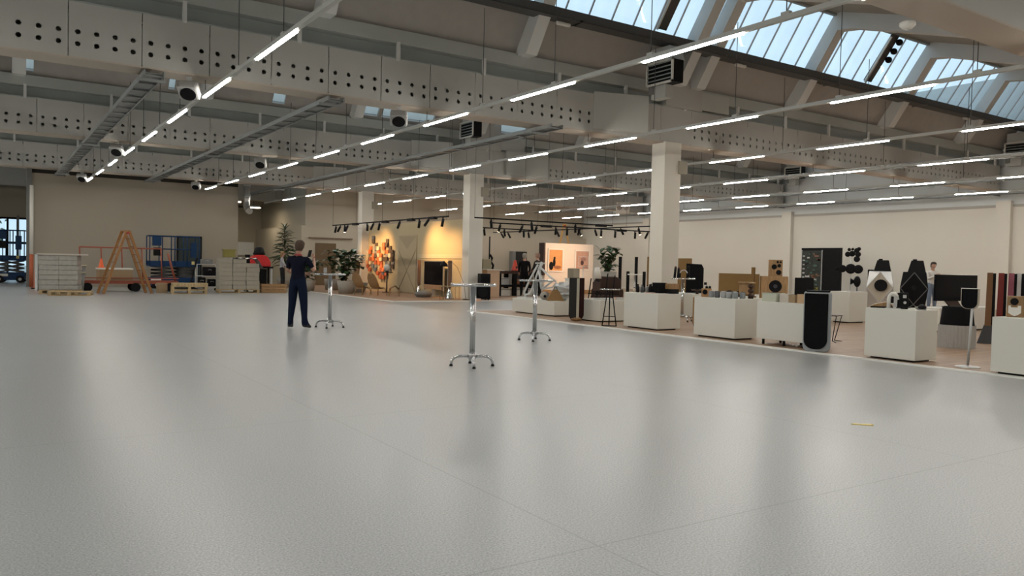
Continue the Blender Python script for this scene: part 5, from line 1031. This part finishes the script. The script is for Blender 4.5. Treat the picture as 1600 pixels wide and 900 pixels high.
# --- circuit board panel
t = thing('circuit_panel', 'tall black panel showing a grey circuit board on its left half', 'panel', (31.0, 21.82, .02)); MB().bb((0, -1.0, 0), (.12, 1.0, 2.4)).build('panel', BLACK, t)
pc = MB().bb((-.03, -.08, .25), (0, .94, 2.28)).build('circuit_board', mat('board_grey_green', (.045, .05, .043), .6, spec=.2, var=.5, scale=9), t)
CH = [mat('chip_black', (.012, .012, .012), .5), mat('chip_white', (.5, .5, .48), .5), mat('chip_yellow', (.45, .38, .06), .5), mat('chip_copper', (.22, .10, .05), .5), mat('chip_green', (.06, .12, .09), .5)]
for k in range(6): MB().bb((-.06, .78, 1.05 + k * .19), (-.03, .88, 1.11 + k * .19)).build('chip', CH[1], pc)
for k in range(46):
    y, z = rnd.uniform(-.02, .72), rnd.uniform(.3, 2.2); c_ = CH[rnd.choice((0, 0, 0, 1, 4, 4, 3))]; c_ = CH[3] if (1.0 < z < 1.5 and y < .25 and k % 2) else c_; MB().bb((-.055, y, z), (-.03, y + rnd.uniform(.05, .22), z + rnd.uniform(.02, .09))).build('chip', c_, pc)
for k in range(4): MB().bb((-.06, .06 + .09 * (k % 2), .48 + .09 * (k // 2)), (-.03, .28 + .06 * (k % 2), .53 + .09 * (k // 2))).build('chip', CH[2], pc)
MB().bb((-.06, .55, .35), (-.03, .8, .68)).build('chip', CH[4], pc); MB().bb((-.05, -.1, .2), (0, -.08, 2.3)).bb((-.05, .94, .2), (0, .96, 2.3)).build('board_frame', LGREY, pc)
# --- speaker tree
t = thing('speaker_tree', 'tree of black round drivers on two thin poles', 'speaker', (19.25, 12.62, .85), face(19.25, 12.6)); u = .0169
MB().cyl((0, 0, 0), (0, 0, 1.1), .012, n=8).build('pole', ALU, t); MB().cyl((.17, .04, 0), (.17, .04, .35), .02, n=8).build('pole', GREY, t); MB().cyl((0, 0, 0), (0, 0, .015), .09, n=16).build('base', ALU, t); MB().cyl((.17, .04, 0), (.17, .04, .015), .07, n=16).build('base', ALU, t)
def disc(x, z, r_, d_=.06): MB().lathe([(.02, -d_ / 2), (r_ * .8, -d_ / 2), (r_, -d_ / 4), (r_, d_ / 4), (r_ * .6, d_ / 2), (.01, d_ / 2)], n=18).build('driver', BLACK, t).matrix_local = Matrix.Translation((x, 0, z)) @ Matrix.Rotation(R(90), 4, 'X')
for x, y, r_ in ((0, 420, 8), (-12, 420, 6), (-20, 420, 3.2), (11, 420.5, 7), (-5, 397, 4.2), (1.5, 396, 4.6), (-3, 389.5, 2.6), (2, 389, 2.2), (8, 391, 4), (11, 388.5, 3), (10, 397, 4.3), (8.5, 404.5, 4.8)): disc(x * u, (456 - y) * u, r_ * u)
MB().cyl((-.2, 0, .61), (.2, 0, .61), .02, n=8).build('cross_bar', BLACK, t); MB().bar((0, 0, 1.0), (.16, 0, 1.0), .015, .015).bar((.15, 0, .88), (.15, 0, 1.12), .015, .015).bar((-.08, 0, 1.0), (0, 0, 1.0), .015, .015).build('arm', BLACK, t)
MB().ell((.17, .04, .27), (.09, .1, .15), 14, 8).build('horn', BLACK, t); MB().lathe([(.02, 0), (.05, .08), (.09, .14), (.1, .15), (.01, .12)], n=14).build('horn_mouth', BLACK, t).matrix_local = Matrix.Translation((.15, .04, .27)) @ Matrix.Rotation(R(-90), 4, 'Y')
# --- faceted speakers
def faceted(loc, label, bodym, edgem, panelm, woofer):
    t = thing('faceted_speaker', label, 'speaker', loc, face(*loc[:2]), 'large faceted speakers')
    def frustum(b, tp, z0, z1, name, m):
        MB().add([(b[0], b[2], z0), (b[1], b[2], z0), (b[1], b[3], z0), (b[0], b[3], z0), (tp[0], tp[2], z1), (tp[1], tp[2], z1), (tp[1], tp[3], z1), (tp[0], tp[3], z1)], [(0, 3, 2, 1), (4, 5, 6, 7), (0, 1, 5, 4), (1, 2, 6, 5), (2, 3, 7, 6), (3, 0, 4, 7)]).build(name, m, t, bev=.015)
    frustum((-.34, .30, -.02, .5), (-.40, .40, -.12, .5), .08, .88, 'lower_body', bodym); frustum((-.40, .40, -.12, .5), (-.32, .33, -.04, .45), .88, 1.40, 'upper_body', bodym)
    frustum((-.2, .32, .0, .42), (-.1, .24, .06, .36), 1.38, 1.76, 'head', BLACK); MB().cyl((.0, .15, 1.76), (.0, .15, 1.80), .06, n=14).build('top_knob', BLACK, t); MB().bb((-.3, 0, 0), (.28, .42, .08)).build('base', BLACK, t)
    V = [(0, -.085, 1.38), (.38, -.15, .88), (0, -.13, .38), (-.38, -.15, .88), (.33, -.06, .1), (-.33, -.06, .1)]
    MB().add([V[0], V[1], V[2], V[3], (0, -.04, 1.38), (.38, -.1, .88), (0, -.08, .38), (-.38, -.1, .88)], [(0, 1, 2, 3), (4, 7, 6, 5), (0, 4, 5, 1), (1, 5, 6, 2), (2, 6, 7, 3), (3, 7, 4, 0)]).build('diamond_panel', panelm, t)
    for a, b in ((0, 1), (1, 2), (2, 3), (3, 0), (2, 4), (2, 5)): MB().bar(V[a], V[b], .022, .022).build('edge_trim', edgem, t)
    if woofer: MB().cyl((.03, -.15, .95), (.03, -.19, .95), .19, n=24).build('woofer', BLACK, t); MB().cyl((.36, -.06, .5), (.38, -.12, .5), .11, n=18).build('woofer', BLACK, t)
faceted((23.9, 14.62, .02), 'silver faceted speaker with round woofer and black head', ALU, LGREY, mat('champagne_face', (.42, .37, .29), .4), True)
faceted((24.3, 13.72, .02), 'black faceted speaker with a dark diamond front', BLACK, mat('dim_edge', (.09, .09, .09), .4), BLACKM, False)
t = thing('slim_speaker', 'thin black hanging style speaker left of the silver faceted one', 'speaker', (24.3, 15.2, .02), face(24.3, 15.2)); MB().bb((-.09, -.05, .5), (.09, .05, 1.45)).build('column', BLACK, t, bev=.01); MB().cyl((.03, 0, .03), (.03, 0, .5), .025, n=8).build('post', BLACK, t); MB().cyl((0, 0, 0), (0, 0, .03), .2, n=16).build('base', BLACK, t); MB().cyl((.03, -.05, 1.32), (.03, -.055, 1.32), .03, n=10).build('red_mark', RED, t)
# --- arch plinth gadgets
t = thing('wood_shell', 'brown curved wooden shell lying at the left of the arch plinth', 'wood piece', (11.86, 7.22, .815), face(11.8, 7.1)); MB().prism([(-.16, .0), (.16, .0), (.16, .05), (.1, .1), (-.0, .08), (-.1, .055), (-.16, .02)], -.1, .1, 'y').build('shell', WOODM, t, bev=.01); MB().bb((-.15, -.11, 0), (.17, .11, .025)).build('black_underside', BLACK, t)
t = thing('arch_speaker', 'white arch shaped speaker on a white plate', 'speaker', (11.8, 7.0, .815), face(11.8, 7)); MB().tube([(-.05, 0, 0), (-.05, 0, .14), (-.04, 0, .2), (-.01, 0, .235), (.03, 0, .235), (.06, 0, .2), (.07, 0, .14)], .028, 10).build('arch', WHITE, t); MB().bb((-.09, -.07, 0), (.12, .07, .012)).build('plate', LGREY, t); MB().bb((.02, -.03, .02), (.07, .05, .2)).build('back_panel', ALU, t)
t = thing('coffee_maker', 'black upright device with small bright window on the arch plinth', 'device', (11.92, 6.9, .815), face(11.8, 6.9)); MB().bb((-.08, -.06, 0), (.08, .08, .25)).build('housing', BLACK, t, bev=.015); MB().bb((.0, -.065, .17), (.05, -.06, .22)).build('window', LGREY, t); MB().cyl((.03, -.07, .1), (.03, -.062, .1), .022, n=12).build('dial', LGREY, t); MB().bb((-.09, -.1, 0), (.1, .08, .03)).build('foot', BLACK, t)
t = thing('paper_stack', 'white sheets on the arch plinth between the two black devices', 'paper', (11.96, 6.74, .815), R(15)); MB().bb((-.1, -.06, 0), (.1, .06, .02)).build('sheets', WHITE, t); MB().bb((-.03, -.07, .02), (.06, -.02, .03)).build('pen_case', BLACK, t)
t = thing('camera_case', 'small black domed device at the right of the arch plinth', 'device', (11.94, 6.60, .815), face(11.9, 6.6)); MB().ell((0, 0, .04), (.06, .06, .045), 14, 8).build('dome', BLACK, t); MB().cyl((0, 0, 0), (0, 0, .015), .06, n=14).build('base', GREY, t)
# --- right group
t = thing('television', 'black television on the far bench, right of the black faceted speaker', 'television', (19.55, 10.0, .58), R(-8)); MB().bb((-.76, -.03, .15), (.76, .03, .78)).build('screen', GLOSSB, t, bev=.008); MB().bb((-.76, -.045, .15), (.76, -.02, .24)).build('soundbar', BLACKM, t); MB().prism([(-.35, .15), (.1, .15), (.25, .0), (-.15, .0)], .0, .05, 'y').build('stand', WOODD, t); MB().bb((-.3, -.12, 0), (.35, .15, .015)).build('foot', BLACK, t)
t = thing('pleated_stool', 'round stool with grey pleated skirt and black cushion top', 'stool', (14.95, 7.6, .02)); n = 64; vs = []
for z in (0, .42): vs += [((.30 + .012 * (k % 2)) * math.cos(2 * math.pi * k / n), (.30 + .012 * (k % 2)) * math.sin(2 * math.pi * k / n), z) for k in range(n)]
MB().add(vs, [(k, (k + 1) % n, n + (k + 1) % n, n + k) for k in range(n)] + [tuple(range(n, 2 * n))]).build('pleated_skirt', mat('skirt_grey', (.36, .35, .33), .8), t); MB().lathe([(.29, .42), (.28, .46), (.25, .74), (.23, .76), (.01, .76)], n=24).build('cushion', BLACKM, t)
t = thing('stand_speaker', 'U-shaped black speaker with pale rim on a thin stand and round foot', 'speaker', (11.93, 5.89, .02), face(11.93, 5.89)); MB().lathe([(.17, 0), (.165, .012), (.03, .03), (.01, .03)], n=28).build('foot', ALU, t); MB().cyl((0, 0, .02), (.03, 0, .9), .017, n=12).build('pole', LGREY, t)
us = ushape(.24, .30, .09); MB().prism([(x, z + .85) for x, z in us], -.0, .05, 'y').build('rim_shell', mat('pale_wood_rim', (.56, .50, .40), .5), t, bev=.008); MB().prism([(x * .84 - .012, z * .95 + .862) for x, z in us], -.03, .0, 'y').build('front_grille', BLACKM, t, bev=.004); MB().bb((-.12, -.03, 1.145), (.12, .05, 1.155)).build('top_cap', WHITE, t)
COLS = [((16.57, 7.8), mat('cloth_brown', (.15, .07, .025), .7), 'tall brown slanting column speaker right of the pleated stool'), ((17.2, 7.88), mat('cloth_red', (.16, .015, .01), .7), 'tall dark red column speaker beside the brown one'), ((17.6, 7.87), mat('cloth_pink', (.28, .08, .11), .7), 'tall mauve pink column speaker behind the shield speaker'), ((18.0, 7.91), LGREY, 'tall light grey column speaker near the right picture edge'), ((18.3, 7.92), BLACK, 'tall black column speaker at the right picture edge')]
for (x, y), m, lab in COLS:
    t = thing('column_speaker', lab, 'speaker', (x, y, .02), face(x, y), 'coloured tall column speakers'); MB().add([(-.08, -.1, .35), (.03, -.1, .35), (.03, .04, .35), (-.08, .04, .35), (-.065, -.06, 1.4), (.035, -.06, 1.4), (.035, .05, 1.4), (-.065, .05, 1.4)], [(0, 3, 2, 1), (4, 5, 6, 7), (0, 1, 5, 4), (1, 2, 6, 5), (2, 3, 7, 6), (3, 0, 4, 7)]).build('front_cloth', m, t); MB().bb((.02, -.04, .05), (.085, .08, 1.39)).build('back_shell', BLACK, t)
    MB().add([(-.2, -.2, 0), (.12, -.2, 0), (.12, .12, 0), (-.2, .12, 0), (-.09, -.09, .36), (.08, -.09, .36), (.08, .09, .36), (-.09, .09, .36)], [(0, 3, 2, 1), (4, 5, 6, 7), (0, 1, 5, 4), (1, 2, 6, 5), (2, 3, 7, 6), (3, 0, 4, 7)]).build('foot', mat('foot_dark', (.05, .05, .052), .5, spec=.2), t)
t = thing('wood_speaker', 'small brown speaker with white shield and black driver at the right edge', 'speaker', (11.86, 5.24, .80), face(11.86, 5.12)); MB().bb((-.11, -.07, 0), (.11, .09, .29)).build('cabinet', WOODM, t, bev=.006); MB().cyl((-.02, -.07, .215), (-.02, -.09, .215), .05, n=18).build('driver', BLACK, t); MB().prism([(-.09, .16), (-.06, .16), (-.06, .135), (.02, .135), (.02, .16), (.06, .16), (.06, .06), (.02, .03), (-.015, .015), (-.05, .03), (-.09, .06)], -.095, -.07, 'y').build('shield', WHITE, t)
